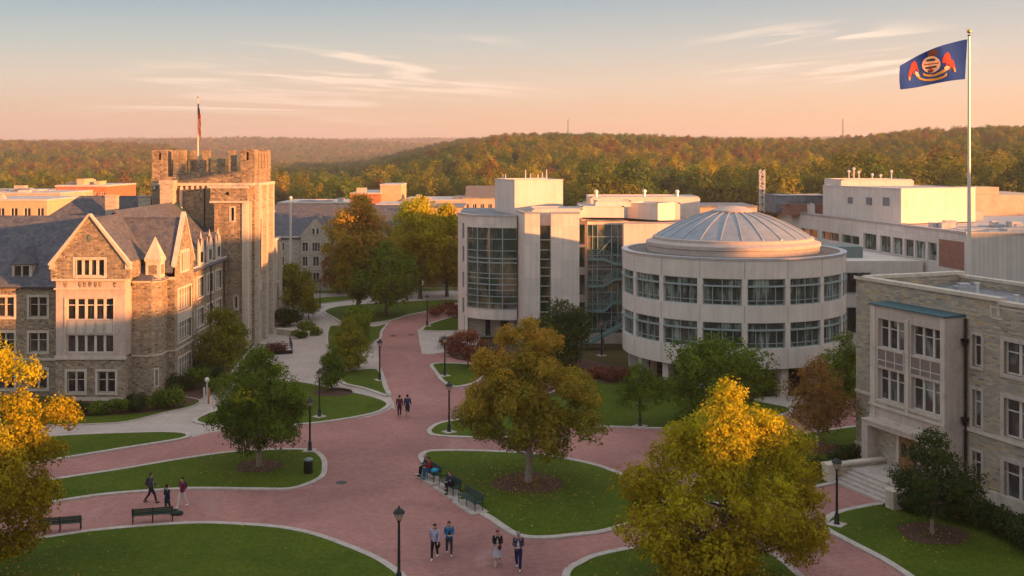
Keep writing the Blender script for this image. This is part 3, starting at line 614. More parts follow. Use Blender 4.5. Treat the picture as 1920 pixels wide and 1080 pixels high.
for i,(x,y,r,h) in enumerate([(1712,962,1.0,1.3),(1762,966,1.2,1.5),(1800,978,1.2,1.5),(1846,992,1.3,1.6),(1890,1012,1.4,1.7),(1935,1035,1.4,1.7),(1985,1060,1.4,1.7),(1720,940,.9,1.1)]):
    shrub(x,y,r,h,'lf_dark','nearly black clipped shrub below the windows of the stone building','dark shrubs under the stone building windows',n=2600,seed=100+i)
for i,(x,y,r,h) in enumerate([(1522,893,.9,.9),(1545,888,.9,1.0),(1572,872,.9,1.0),(1590,862,.9,1.0)]):
    shrub(x,y,r,h,'lf_dark','low dark shrub in the bed beside the entrance steps','low shrubs beside the entrance steps',n=1500,seed=110+i)
shrub(1914,1018,.35,.9,'lf_gold','little yellow bush at the right edge among the dark shrubs',n=500,seed=120,name='yellow_bush')
for i,(x,y) in enumerate([(1260,735),(1290,742),(1440,735),(1225,730)]):
    shrub(x,y,1.2,1.2,'lf_green','green shrub under the overhang of the round building','shrubs under the round building',n=1200,seed=125+i)
# --- forest
def forest_proto(kind,seed,wide=1.0):
    g=np.random.default_rng(seed); B,br,P,Nn,S,T,q=crown_points(1.6,10,4.3*wide,['egg','round','oval','egg'][seed%4],34,2200,.34,seed,.30,.18,.2,.9)
    T=T*.9+.06
    o=leaf_object('woodland_tree',P,Nn,S,T,M[kind]); mb=MB(); mb.tube([(0,0,-1),(0,0,3),(0,0,7)],[.28,.2,.06],5)
    me=o.data; b=bpy.data.meshes.new('t'); 
    # join trunk into the same small mesh
    import bmesh; bm=bmesh.new(); bm.from_mesh(me); me.materials.append(M['bark'])
    tm=bpy.data.meshes.new('t'); tm.from_pydata(mb.v,[],mb.f); k=len(bm.faces); bm.from_mesh(tm); bm.faces.ensure_lookup_table()
    for f in bm.faces[k:]: f.material_index=1
    bm.to_mesh(me); bm.free(); return o
KP=['lf_green','lf_olive','lf_mid','lf_gold','lf_orange','lf_green','lf_olive','lf_dark','lf_mid','lf_orange']
protos=[forest_proto(k,200+i,1.0 if i%2 else 1.15) for i,k in enumerate(KP)]
LBL={'lf_green':'green woodland tree','lf_olive':'olive green woodland tree','lf_mid':'bronze woodland tree','lf_gold':'golden woodland tree','lf_orange':'rust orange woodland tree','lf_dark':'dark evergreen woodland tree'}
def zone(p): return 'in the belt beyond the left rooftops' if p<560 else ('between the far brick buildings and the hill' if p<930 else ('in the belt behind the round building' if p<1480 else 'in the belt behind the right hand rooftops'))
def scatter():
    g=np.random.default_rng(5); N=420000
    Y=np.exp(g.uniform(math.log(300),math.log(5000),N)); p=g.uniform(-300,2220,N); X=(p-960)/F*Y
    s=np.where(p>700,np.interp(Y,[300,560,680,1500,5000],[12,8,6.4,8,15]),np.interp(Y,[300,700,1500,3200,5000],[8.5,7.5,8,12,15]))
    dens=N/(math.log(5000/300)*(2520/F))/Y**2; acc=g.random(N)<np.clip(1/(s**2)/dens,0,1)
    X,Y,p,s=X[acc],Y[acc],p[acc],s[acc]
    z=terr(X,Y)
    ok=np.where(p<560,Y>470,np.where(p<930,Y>370,Y>318)); ok&=~((p>505)&(p<700)&(Y>1400)&(Y<1660)&(g.random(len(p))<.8))
    X,Y,p,s,z=X[ok],Y[ok],p[ok],s[ok],z[ok]
    sc=np.minimum(s,np.where(Y<420,9,99))/9.0*np.clip(np.exp(g.normal(-.04,.22,len(X))),.6,1.45); sc=np.where((Y<430)&(p>930),np.where(Y<388,np.clip(sc,.85,1.12)*np.interp(p,[1020,1120,1500,1590,1700,1920],[.9,1.4,1.4,1.85,1.6,1.6]),sc*.9),np.where((Y<680)&(p>930),sc*.85,sc)); sc=np.where((Y<640)&(p<=930),sc*1.0,sc)
    # cull trees wholly hidden behind ridges
    o=np.argsort(Y); X,Y,p,s,z,sc=[a[o] for a in (X,Y,p,s,z,sc)]
    top=(z+10*sc-H)/Y; base=(z+2-H)/Y; nb=180; bins=np.clip(((p+330)/2580*nb).astype(int),0,nb-1); mx=np.full(nb,-1.0); keep=np.zeros(len(X),bool)
    terrs=np.full(nb,-1.0)
    for i in range(len(X)):
        b=bins[i]; keep[i]=top[i]>terrs[b]-.0015; terrs[b]=max(terrs[b],base[i]+.0)
    X,Y,p,z,sc=[a[keep] for a in (X,Y,p,z,sc)]
    big=np.sin(X*.016+np.sin(Y*.01))*np.cos(Y*.009+X*.006)+g.normal(0,.15,len(X)); col=g.random(len(X))
    # mix: more gold/olive near, darker green on the hill front at p 620..1000
    w=np.array([.13,.16,.14,.08,.10,.12,.12,.05,.06,.04]); kd=np.zeros(len(X),int)
    for i in range(len(X)):
        ww=w.copy()
        if 560<p[i]<1100 and Y[i]<1300: ww=ww*np.array([2,1.1,.5,.3,.4,2,1,3,.5,.4])
        if Y[i]<600: ww=ww*np.array([1.8,2.2,.7,4.0,.35,1.4,2.2,.6,.7,.15])
        if p[i]<900 and Y[i]>700: ww=ww*np.array([.5,1,1.6,1.0,1.6,.5,1,1.0,1.6,1.7])
        if big[i]>.25: ww=ww*np.array([.3,.8,2.2,2.4,2.6,.3,.8,.3,2.2,2.2])
        if big[i]<-.25: ww=ww*np.array([2.4,1.5,.4,.3,.2,2.4,1.5,3.0,.4,.2])
        ww/=ww.sum(); kd[i]=g.choice(10,p=ww)
    return X,Y,z,sc,kd,p
FX,FY,FZ,FS,FK,FP=scatter()
print('forest trees',len(FX))
app=FS/FY; order=np.argsort(-app); vis=[i for i in order if -60<FP[i]<1980]; near=set(vis[:290])
first=set(); used=0
for i in vis[:290]:
    k=FK[i]; o=protos[k] if k not in first else protos[k].copy()
    if k in first: COL.objects.link(o)
    first.add(k); o.location=(FX[i],FY[i],FZ[i]-.4); s=FS[i]; a=random.uniform(.9,1.15); o.scale=(s*a,s*a,s*random.uniform(.95,1.2)); o.rotation_euler=(0,0,random.random()*6.28)
    z_=zone(FP[i]); tag(o,LBL[KP[k]]+' '+z_,'tree','woodland trees, '+LBL[KP[k]]+' '+z_)
for k in range(10):
    if k not in first:
        protos[k].location=(XA(1000,520),520,float(terr(XA(1000,520),520))); tag(protos[k],LBL[KP[k]]+' standing high on the right hill slope','tree')
rest=np.array([i for i in range(len(FX)) if i not in near])
me=bpy.data.meshes.new('woodland'); me.vertices.add(len(rest)); me.vertices.foreach_set('co',np.stack([FX[rest],FY[rest],FZ[rest]-.5],1).astype(np.float32).ravel())
for nm,arr,ty in (('sc',FS[rest],'FLOAT'),('rt',rng.random(len(rest))*6.28,'FLOAT'),('kd',FK[rest],'INT')):
    a=me.attributes.new(nm,ty,'POINT'); a.data.foreach_set('value',arr.astype(np.float32 if ty=='FLOAT' else np.int32))
wo=bpy.data.objects.new('woodland',me); COL.objects.link(wo); tag(wo,'autumn woodland covering the hills to the horizon','woodland',kind='stuff')
ng=bpy.data.node_groups.new('woodland','GeometryNodeTree'); ng.interface.new_socket('Geometry',in_out='INPUT',socket_type='NodeSocketGeometry'); ng.interface.new_socket('Geometry',in_out='OUTPUT',socket_type='NodeSocketGeometry')
gi=ng.nodes.new('NodeGroupInput'); go=ng.nodes.new('NodeGroupOutput'); iop=ng.nodes.new('GeometryNodeInstanceOnPoints'); gj=ng.nodes.new('GeometryNodeGeometryToInstance')
ois=[]
for pr in protos[::-1]:
    oi=ng.nodes.new('GeometryNodeObjectInfo'); oi.inputs['Object'].default_value=pr; oi.transform_space='ORIGINAL'; oi.inputs['As Instance'].default_value=False; ng.links.new(oi.outputs['Geometry'],gj.inputs[0])
def named(nm,ty):
    x=ng.nodes.new('GeometryNodeInputNamedAttribute'); x.data_type=ty; x.inputs['Name'].default_value=nm; return x.outputs['Attribute']
ng.links.new(gi.outputs[0],iop.inputs['Points']); ng.links.new(gj.outputs[0],iop.inputs['Instance']); iop.inputs['Pick Instance'].default_value=True
ng.links.new(named('kd','INT'),iop.inputs['Instance Index']); ng.links.new(named('sc','FLOAT'),iop.inputs['Scale'])
cx=ng.nodes.new('ShaderNodeCombineXYZ'); ng.links.new(named('rt','FLOAT'),cx.inputs['Z']); ng.links.new(cx.outputs[0],iop.inputs['Rotation'])
ng.links.new(iop.outputs[0],go.inputs[0]); wo.modifiers.new('woodland','NODES').node_group=ng
# ------------------------------------------------------------------ buildings
def slab(mb,pts,th=.18,mi=0,me_=None):               # pts ccw seen from above
    a,b,c=[Vector(p) for p in pts[:3]]; nn=(b-a).cross(c-a).normalized(); low=[tuple(Vector(p)-nn*th) for p in pts]
    mb.face(pts,mi); mb.face(low[::-1],mi if me_ is None else me_); n=len(pts)
    for i in range(n):
        j=(i+1)%n; mb.face([low[i],low[j],pts[j],pts[i]],mi if me_ is None else me_)
class Bld:
    def __init__(s,name,label,cat,x,y,group=None,mats=None,rz=0):
        s.r=thing(name,label,cat,(x,y,0),rz,group); s.mb=MB(); s.mats=mats
    def wall(s,fr,u0,u1,z0,z1,wins=(),mi=0,depth=.25,out=0,mr=None,d=None):
        wall(s.mb,fr,u0,u1,z0,z1,[w[:4] for w in wins],depth,mi,out,mr)
        for w in wins:
            k=dict(d or {}); k.update(w[4] if len(w)>4 else {}); k.setdefault('depth',depth-.02)
            window(s.r,fr,w[0],w[1],w[2],w[3],out=out,**k)
    def part(s,name,mb,mats,**k): return mb.build(name,mats,s.r,**k)
    def end(s,name='wall'): return s.mb.build(name,s.mats,s.r)
def gable_roof(mb,x0,x1,y0,y1,ze,zr,axis,over=.3,th=.18,mi=0):
    if axis=='x':
        ym=(y0+y1)/2; k=(zr-ze)/(ym-y0); a=y0-over; b=y1+over; zo=ze-k*over
        slab(mb,[(x0,a,zo),(x1,a,zo),(x1,ym,zr),(x0,ym,zr)],th,mi); slab(mb,[(x1,b,zo),(x0,b,zo),(x0,ym,zr),(x1,ym,zr)],th,mi)
    else:
        xm=(x0+x1)/2; k=(zr-ze)/(xm-x0); a=x0-over; b=x1+over; zo=ze-k*over
        slab(mb,[(a,y1,zo),(a,y0,zo),(xm,y0,zr),(xm,y1,zr)],th,mi); slab(mb,[(b,y0,zo),(b,y1,zo),(xm,y1,zr),(xm,y0,zr)],th,mi)
# ================= stone hall on the left
W2=dict(cols=2,trans=(.62,),fm=M['framebrown'],gm=M['glass'],bar=.06,mull=.16,sur=.2,sm=M['lime_trim'])
b=Bld('stone_hall','collegiate stone hall with a big front gable, limestone bay and slate roofs','building',-35,94,mats=[M['stone'],M['lime_pink'],M['lime_trim']])
f=Fr(-70,95.6,1,0); ws=[]
for xa in (-41.2,-44.0,-46.9,-49.8,-52.7):
    u=xa+70
    for z0,z1 in ((6.65,8.35),(3.65,5.3),(.5,2.15)): ws.append((u,u+1.5,z0,z1))
b.wall(f,0,31.8,0,9.4,ws,d=W2)
tr=MB(); obox(tr,f,0,31.8,2.95,3.15,0,.08); obox(tr,f,0,31.8,9.2,9.45,0,.15)
# bay, ground floor
f=Fr(-37.9,93,1,0); b.wall(f,0,5.8,0,3.65,[(.97,2.4,.75,2.5),(3.5,4.95,.75,2.5)],d=dict(W2,trans=(.6,)))
fs=Fr(-32.1,93,0,1); b.wall(fs,0,2.6,0,3.65); fw=Fr(-37.9,95.6,0,-1); b.wall(fw,0,2.6,0,3.65)
obox(tr,f,-.1,5.9,3.5,3.75,-.1,.12); obox(tr,f,-.05,5.85,0,.35,-.1,.1)
# limestone bay
b.wall(f,.03,5.77,3.75,10.1,[(.92,4.82,6.77,8.56,dict(trans=(.68,))),(.92,4.82,4.05,5.53)],mi=1,depth=.28,d=dict(cols=5,trans=(),fm=M['framepale'],gm=M['glass'],bar=.07,mull=.2,tbar=.08))
b.wall(Fr(-32.13,93,0,1),0,2.6,3.75,10.1,mi=1); b.wall(Fr(-37.87,95.6,0,-1),0,2.6,3.75,10.1,mi=1)
for k in range(5):                                              # sunk spandrel panels
    u=.92+k*.78; obox(tr,f,u+.1,u+.68,5.66,6.64,0,.03)
for u in (.8,4.86): obox(tr,f,u-.04,u+.04,4.0,8.6,0,.07)
obox(tr,f,-.12,5.92,9.3,9.42,-.1,.12); obox(tr,f,-.25,6.05,10.05,10.2,-.1,.28)
cv=MB()
for u in (.85,2.05,2.45,2.9,3.35,3.75,4.95):                    # small carved shields on the frieze
    obox(cv,f,u-.11,u+.11,9.62,9.92,0,.05); obox(cv,f,u-.05,u+.05,9.50,9.62,0,.05)
b.part('carved_shield',cv,M['stone'])
# gable of the bay
g_=MB(); gx0,gx1,gm_=-38.25,-31.7,-35.0; gf=Fr(gx0,92.85,1,0); Wd=gx1-gx0
b.wall(gf,0,Wd,10.2,11.5,[(2.05,4.45,10.4,11.499)],d=None) if False else None
ops=[(2.05,4.45,10.45,11.8)]
wall(b.mb,gf,0,Wd,10.2,11.8,ops,.25,0)
window(b.r,gf,2.05,4.45,10.45,11.8,cols=4,fm=M['framepale'],gm=M['glass'],bar=.06,mull=.2,depth=.22,sur=.2,sm=M['lime_trim'])
sl_=(15.35-11.5)/(gm_-gx0); xz=(11.8-11.5)/sl_
b.mb.face([(gx0+xz,92.85,11.8),(gx1-xz,92.85,11.8),(gm_,92.85,15.35)],0)
for (x,s_) in ((gx0,1),(gx1,-1)): pass
b.mb.face([(gx1,92.85,10.2),(gx1,95.7,10.2),(gx1,95.7,11.6),(gx1,92.85,11.6)],0); b.mb.face([(gx0,95.7,10.2),(gx0,92.85,10.2),(gx0,92.85,11.6),(gx0,95.7,11.6)],0)
for a,c in (((gx0-.12,11.35),(gm_,15.55)),((gx1+.12,11.35),(gm_,15.55))):   # copings
    v=Vector((c[0]-a[0],0,c[1]-a[1])).normalized(); nrm=Vector((-v.z,0,v.x)); nrm=nrm if nrm.z>0 else -nrm
    p=[Vector((a[0],92.68,a[1]))-nrm*.2,Vector((c[0],92.68,c[1]))-nrm*.05]
    q=[Vector((a[0],92.68,a[1]))+nrm*.1,Vector((c[0],92.68,c[1]))+nrm*.1]; dy=Vector((0,.42,0))
    A,B_,C_,D_=p[0],p[1],q[1],q[0]
    pts=[A,B_,B_+dy,A+dy,D_,C_,C_+dy,D_+dy]
    if a[0]>c[0]: pts=[B_,A,A+dy,B_+dy,C_,D_,D_+dy,C_+dy]
    tr.hexa([tuple(k) for k in pts])
obox(tr,gf,-.1,.35,11.0,11.5,-.3,.1); obox(tr,gf,Wd-.35,Wd+.1,11.0,11.5,-.3,.1)
ov=MB(); ov.lathe(0,0,[(0,0),(.16,0),(.16,.06),(0,.06)],12); o_v=[( -35.0+x*.9, 92.84-z, 13.6+y*1.9) for x,y,z in ov.v]; ov.v=o_v; b.part('oval_vent',ov,M['mull_dark'])
# corner block with little spire
poly=[(-32.2,94.6),(-30.45,94.6),(-29.85,95.4),(-29.85,97.0),(-29.2,97.0)]
for i in range(4):
    fr=fr2(poly[i],poly[i+1]); L=fr.len; b.wall(fr,0,L,0,9.9,[(L*.35,L*.6,.9,2.3,dict(cols=1,sur=.12))] if i==1 else (),d=W2)
    obox(tr,fr,0,L,3.45,3.6,0,.07); obox(tr,fr,0,L,9.7,9.92,0,.12)
# east gable wall (faces +X)
fe=Fr(-29.2,97.0,0,1); ws=[(.9,4.8,6.75,8.65),(.9,4.8,4.1,5.75),(.9,4.8,.5,2.6)]; WE=dict(cols=5,trans=(.65,),fm=M['framepale'],gm=M['glass'],bar=.06,mull=.2,sur=.18,sm=M['lime_trim'])
b.wall(fe,0,5.7,0,10.3,ws,d=WE); b.wall(fe,0,5.7,10.3,10.9,()); 
b.mb.face([fe.p(0,10.9),fe.p(5.7,10.9),fe.p(2.85,14.95)],0)
window(b.r,fe,1.6,4.1,10.2,11.9,cols=4,fm=M['framepale'],gm=M['glass'],bar=.06,mull=.18,depth=-.03,sur=.18,sm=M['lime_trim'])
obox(tr,fe,0,5.7,3.45,3.6,0,.07); obox(tr,fe,.75,4.95,5.85,6.6,0,.03)
for (ua,ub) in ((-.1,2.85),(5.8,2.85)):
    A=Vector(fe.p(ua,10.75,.12)); B_=Vector(fe.p(ub,15.15,.12)); inn=Vector((-.4,0,0)); up=Vector((0,0,.28))
    pts=[A+inn,A,B_,B_+inn,A+inn+up,A+up,B_+up,B_+inn+up] if ua<ub else [A,A+inn,B_+inn,B_,A+up,A+inn+up,B_+inn+up,B_+up]
    tr.hexa([tuple(k) for k in pts])
# recessed east wall
fe2=Fr(-30.2,102.7,0,1); ws=[]
for u in (1.2,4.6,8.0,11.3):
    for z0,z1 in ((6.75,8.6),(4.0,5.6),(.6,2.4)): ws.append((u,u+2.3,z0,z1))
b.wall(fe2,0,15.2,0,9.8,ws,d=dict(WE,cols=3)); b.wall(Fr(-30.2,102.7,1,0),0,1,0,10.9); obox(tr,fe2,0,15.2,3.4,3.55,0,.07); obox(tr,fe2,0,15.2,9.6,9.85,0,.2)
b.mb.face([(-30.2,102.7,0),(-30.2,102.7,10.9),(-29.2,102.7,10.9),(-29.2,102.7,0)],0)
b.mb.face([(-42.6,120,0),(-42.6,120,9.8),(-30.2,120,9.8),(-30.2,120,0)],0); b.mb.face([(-42.6,119.9,9.8),(-36.4,119.9,15.3),(-30.2,119.9,9.8)],0)
b.mb.face([(-42.6,119.95,9.8),(-30.2,119.95,9.8),(-36.4,119.95,15.3)],0)
b.end(); b.part('stone_trim',tr,M['lime_trim'])
rf=MB(); k_=5.6/6.1
slab(rf,[(-70,95.2,9.25),(-37.6,95.2,9.25),(-35,101.5,15.0),(-70,101.5,15.0)]); slab(rf,[(-36.4,107.6,9.4),(-70,107.6,9.4),(-70,101.5,15.0),(-36.4,101.5,15.0)])
gable_roof(rf,gx0,gx1,93.1,101.6,11.5,15.25,'y',over=-.02)
slab(rf,[(-33.5,96.55,10.35),(-29.35,96.55,10.35),(-29.35,99.85,14.95),(-36.6,99.85,14.95)]); slab(rf,[(-29.35,103.1,10.4),(-36.5,103.1,10.4),(-36.5,99.85,14.95),(-29.35,99.85,14.95)])
slab(rf,[(-29.8,102.7,9.55),(-29.8,120.2,9.55),(-36.4,120.2,15.4),(-36.4,102.5,15.4)]); slab(rf,[(-43,120.2,9.55),(-43,106.,9.55),(-36.4,102.5,15.4),(-36.4,120.2,15.4)])
slab(rf,[(-32.1,94.45,9.9),(-30.4,94.45,9.9),(-30.9,96.7,10.9),(-32.1,96.7,10.9)],.12); slab(rf,[(-30.4,94.45,9.9),(-29.7,95.3,9.9),(-29.7,97.,9.9),(-30.9,96.7,10.9)],.12)
slab(rf,[(-31.9,94.6,9.9),(-31.9,97,10.9),(-33,97,10.9),(-33,94.6,9.9)],.1)
b.part('roof',rf,M['slate'])
vg=MB()
for a,c in (((-36.4,15.55),(-29.7,9.6)),((-36.4,15.55),(-43.1,9.6))):
    q=[(a[0],120.1,a[1]-.35),(c[0],120.1,c[1]-.35),(c[0],120.5,c[1]-.35),(a[0],120.5,a[1]-.35),(a[0],120.1,a[1]),(c[0],120.1,c[1]),(c[0],120.5,c[1]),(a[0],120.5,a[1])]
    if c[0]<a[0]: q=[q[1],q[0],q[3],q[2],q[5],q[4],q[7],q[6]]
    vg.hexa(q)
b.part('copper_verge',vg,M['copper'])
dp=MB(); dp.tube([(-32.25,94.5,9.7),(-32.25,94.5,.1)],.07,8); dp.box(-32.42,-32.08,94.35,94.6,9.4,9.75); b.part('downpipe',dp,M['black'])
dp=MB(); dp.tube([(-38.4,95.5,9.2),(-38.4,95.5,.1)],.07,8); b.part('downpipe',dp,M['black'])
dp=MB(); dp.tube([(-30.05,111.8,9.6),(-30.05,111.8,.1)],.06,8); b.part('downpipe',dp,M['black'])
dp=MB(); dp.tube([(-30.05,116.9,9.6),(-30.05,116.9,.1)],.07,8); b.part('downpipe',dp,M['black'])
sp=MB(); cx,cy=-30.55,95.9; sp.box(cx-.62,cx+.62,cy-.62,cy+.62,9.9,11.5); sp.box(cx-.7,cx+.7,cy-.7,cy+.7,11.4,11.55)
for i in range(4):
    c=[(cx-.74,cy-.74),(cx+.74,cy-.74),(cx+.74,cy+.74),(cx-.74,cy+.74)]; sp.face([(c[i][0],c[i][1],11.56),(c[(i+1)%4][0],c[(i+1)%4][1],11.56),(cx,cy,13.5)])
s_=b.part('corner_spire',sp,M['lime_trim']); pl=MB(); pl.box(cx-.35,cx+.35,cy-.64,cy-.60,10.3,11.1); pl.box(cx+.60,cx+.64,cy-.35,cy+.35,10.3,11.1); pl.build('louvre',M['stone_dark'],s_)
for y_ in (108.3,111.4,114.6):
    d_=MB(); d_.box(-30.5,-30.0,y_-.65,y_+.65,9.8,11.3); d_.face([(-30.0,y_-.65,11.3),(-30.0,y_+.65,11.3),(-30.0,y_,12.5)]); d_.face([(-30.5,y_+.65,11.3),(-30.5,y_-.65,11.3),(-30.5,y_,12.5)])
    for q in (-.75,.75): d_.tube([(-30.1,y_+q,9.6),(-30.1,y_+q,11.6),(-30.1,y_+q,12.4)],[.14,.14,.02],6)
    d_.tube([(-30.1,y_,12.4),(-30.1,y_,13.1)],[.12,.01],6); dd=b.part('gabled_dormer',d_,M['lime_trim'])
    r_=MB(); slab(r_,[(-30.3,y_-.75,11.2),(-30.3,y_,12.55),(-33.2,y_,12.55),(-31.8,y_-.75,11.2)][::-1],.1); slab(r_,[(-30.3,y_+.75,11.2),(-30.3,y_,12.55),(-33.2,y_,12.55),(-31.8,y_+.75,11.2)],.1); r_.build('dormer_roof',M['slate'],dd)
    g2=MB(); g2.box(-29.99,-29.97,y_-.4,y_+.4,10.1,11.1); g2.build('pane',M['glass'],dd)
for xd in (-42.05,-47.9,-53.7):
    d_=MB(); fd=Fr(xd-.85,96.1,1,0); obox(d_,fd,0,1.7,9.7,9.95,-1,.1); obox(d_,fd,0,.22,9.95,11.1,-1.2,.03); obox(d_,fd,1.48,1.7,9.95,11.1,-1.2,.03); obox(d_,fd,.22,1.48,10.95,11.12,-1.2,.03); obox(d_,fd,.79,.91,9.95,10.95,-.2,.02)
    dd=b.part('dormer',d_,M['lime_trim']); g2=MB(); g2.face([fd.p(.2,9.9,-.1),fd.p(1.5,9.9,-.1),fd.p(1.5,11,-.1),fd.p(.2,11,-.1)]); g2.build('pane',M['glass'],dd)
    r_=MB(); a0,a1=xd-1.0,xd+1.0; slab(r_,[(a0,95.9,11.1),(a1,95.9,11.1),(xd,96.6,12.5)],.08); slab(r_,[(a1,95.9,11.1),(a1,97.6,11.1),(xd,99.2,12.5),(xd,96.6,12.5)],.08); slab(r_,[(a0,97.6,11.1),(a0,95.9,11.1),(xd,96.6,12.5),(xd,99.2,12.5)],.08); r_.build('dormer_roof',M['slate'],dd)
# ================= blue roofed range behind it
b=Bld('north_range','long blue slate roof with stone chimneys behind the stone hall','building',-44,124,mats=[M['stone']])
b.mb.box(-54,-33,119.5,129,0,11); b.end()
rf=MB(); x0,x1,y0,y1=-54.4,-32.6,119.1,129.4; ym=124.2; zr=15.95
slab(rf,[(x0,y0,10.8),(x1,y0,10.8),(x1,ym,zr),(x0+6.5,ym,zr)]); slab(rf,[(x1,y1,10.8),(x0,y1,10.8),(x0+6.5,ym,zr),(x1,ym,zr)]); slab(rf,[(x0,y1,10.8),(x0,y0,10.8),(x0+6.5,ym,zr)]); b.part('roof',rf,M['slate'])
for xa,xb,yy,zt in ((-43.9,-42.7,120.8,16.0),(-40.6,-39.2,121.6,15.9)):
    c=MB(); c.box(xa,xb,yy,yy+.9,11.5,zt); c.box(xa-.07,xb+.07,yy-.07,yy+.97,zt,zt+.14); b.part('chimney',c,M['stone_pale'])
# ================= battlemented tower
b=Bld('battlemented_tower','square battlemented stone tower with a lit top and a stair turret','tower',-33,125,mats=[M['stone_dark'],M['stone_pale'],M['lime_trim']])
fN=Fr(-38.9,121,1,0); fE=Fr(-27.8,121,0,1); tr=MB()
WT=dict(cols=1,fm=M['framepale'],gm=M['glass'],bar=.05,sur=.16,sm=M['lime_trim'])
b.wall(fN,0,11.1,0,17.4,(),d=WT); b.wall(Fr(-38.9,129,0,-1),0,8,0,17.4); b.wall(Fr(-27.8,129,-1,0),0,11.1,0,17.4)
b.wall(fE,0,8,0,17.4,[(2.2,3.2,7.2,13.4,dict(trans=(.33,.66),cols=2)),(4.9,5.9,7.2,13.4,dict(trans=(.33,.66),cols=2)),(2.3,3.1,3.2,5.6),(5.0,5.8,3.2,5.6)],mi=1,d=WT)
b.mb.face([(-38.9,121,17.4),(-27.8,121,17.4),(-27.8,129,17.4),(-38.9,129,17.4)],0)
for u in (.0,3.75,7.1):
    obox(b.mb,fE,u,u+.85,0,17.2,0,.45,1); 
    obox(tr,fE,u-.03,u+.88,6.2,6.4,0,.52); obox(tr,fE,u-.03,u+.88,13.9,14.1,0,.52)
obox(tr,fN,0,11.1,17.15,17.45,0,.2); obox(tr,fE,0,8,17.15,17.45,0,.5); obox(tr,fE,0,8,6.4,6.55,0,.1)
for k in range(19): obox(tr,fN,.2+k*.58,.42+k*.58,16.75,17.15,0,.16)          # corbel table
top=MB(); t_=.55
def merl(fr,u0,u1,z0,z1,th=t_,hole=None):
    if hole:
        wall(top,fr,u0,u1,z0,z1,[hole],th); wall(top,Fr(fr.p(u1,0,-th)[0],fr.p(u1,0,-th)[1],-fr.u[0],-fr.u[1]),0,u1-u0,z0,z1,[(u1-hole[1],u1-hole[0],hole[2],hole[3])],0)
        top.face([fr.p(u0,z1),fr.p(u1,z1),fr.p(u1,z1,-th),fr.p(u0,z1,-th)]); top.face([fr.p(u1,z0),fr.p(u1,z0,-th),fr.p(u1,z1,-th),fr.p(u1,z1)]); top.face([fr.p(u0,z0,-th),fr.p(u0,z0),fr.p(u0,z1),fr.p(u0,z1,-th)])
    else: obox(top,fr,u0,u1,z0,z1,-th,0)
# front parapet and merlons
merl(fN,0,1.62,17.45,21.0,1.7,(.72,.98,19.9,20.7)); merl(fN,2.3,3.5,17.45,21.0); obox(top,fN,1.62,2.3,17.45,18.1,-t_,0); obox(top,fN,3.5,9.55,17.45,18.65,-t_,0)
obox(top,fN,4.85,5.75,18.65,19.9,-t_,0); obox(top,fN,7.0,7.8,18.65,20.05,-t_,0); merl(fN,9.55,11.1,17.45,21.05,1.7,(10.2,10.45,19.9,20.8))
fB=Fr(-27.8,129,-1,0); merl(fB,0,1.6,17.45,21.0,1.6,(.7,.95,19.9,20.7)); merl(fB,9.5,11.1,17.45,21.0,1.6); obox(top,fB,1.6,9.5,17.45,18.5,-t_,0)
for u in (2.4,3.9,6.9,8.3): obox(top,fB,u,u+.8,18.5,21.0,-t_,0)
for fr_,L in ((fE,8),(Fr(-38.9,129,0,-1),8)):
    obox(top,fr_,1.65,L-1.65,17.45,18.9,-t_,0)
    for u in (2.2,3.7,5.2): obox(top,fr_,u,u+.85,18.9,20.9,-t_,0)
for (cx,cy) in ((-38.9,121),(-27.8,121),(-38.9,129),(-27.8,129)): pass
b.part('battlements',top,M['stone_dark'])
# stair turret at the front right corner
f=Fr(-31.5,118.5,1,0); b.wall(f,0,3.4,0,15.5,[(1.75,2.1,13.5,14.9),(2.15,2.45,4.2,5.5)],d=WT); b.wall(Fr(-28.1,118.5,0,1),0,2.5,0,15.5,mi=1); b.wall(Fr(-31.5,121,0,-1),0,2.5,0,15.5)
b.mb.box(-31.85,-27.95,118.25,121.0,15.5,17.05,0); obox(tr,Fr(-31.85,118.25,1,0),-.08,3.98,15.4,15.62,-.2,.08); obox(tr,Fr(-31.85,118.25,1,0),-.08,3.98,16.95,17.15,-.4,.08)
obox(tr,f,2.95,3.4,0,15.4,0,.12); obox(tr,Fr(-28.1,118.5,0,1),0,.5,0,15.4,0,.15)
ho=MB(); ho.lathe(0,0,[(0,0),(.15,0),(.15,.05),(0,.05)],10); ho.v=[(-30.0+x,118.2-z+.03,16.4+y*1.2) for x,y,z in ho.v]; b.part('round_vent',ho,M['black'])
# pale left stack
st=MB(); st.box(-37.6,-36.2,119.6,121.0,9.8,17.5); st.box(-37.7,-36.1,119.5,121,17.3,17.75); b.part('chimney_stack',st,M['stone_pale'])
b.end(); b.part('stone_trim',tr,M['lime_trim'])
dp=MB(); dp.tube([(-35.7,120.8,17.),(-35.7,120.8,9)],.16,8); b.part('downpipe',dp,M['lime_trim'])
dp=MB(); dp.tube([(-33.2,120.9,16.8),(-33.2,120.9,9)],.06,8); b.part('downpipe',dp,M['black'])
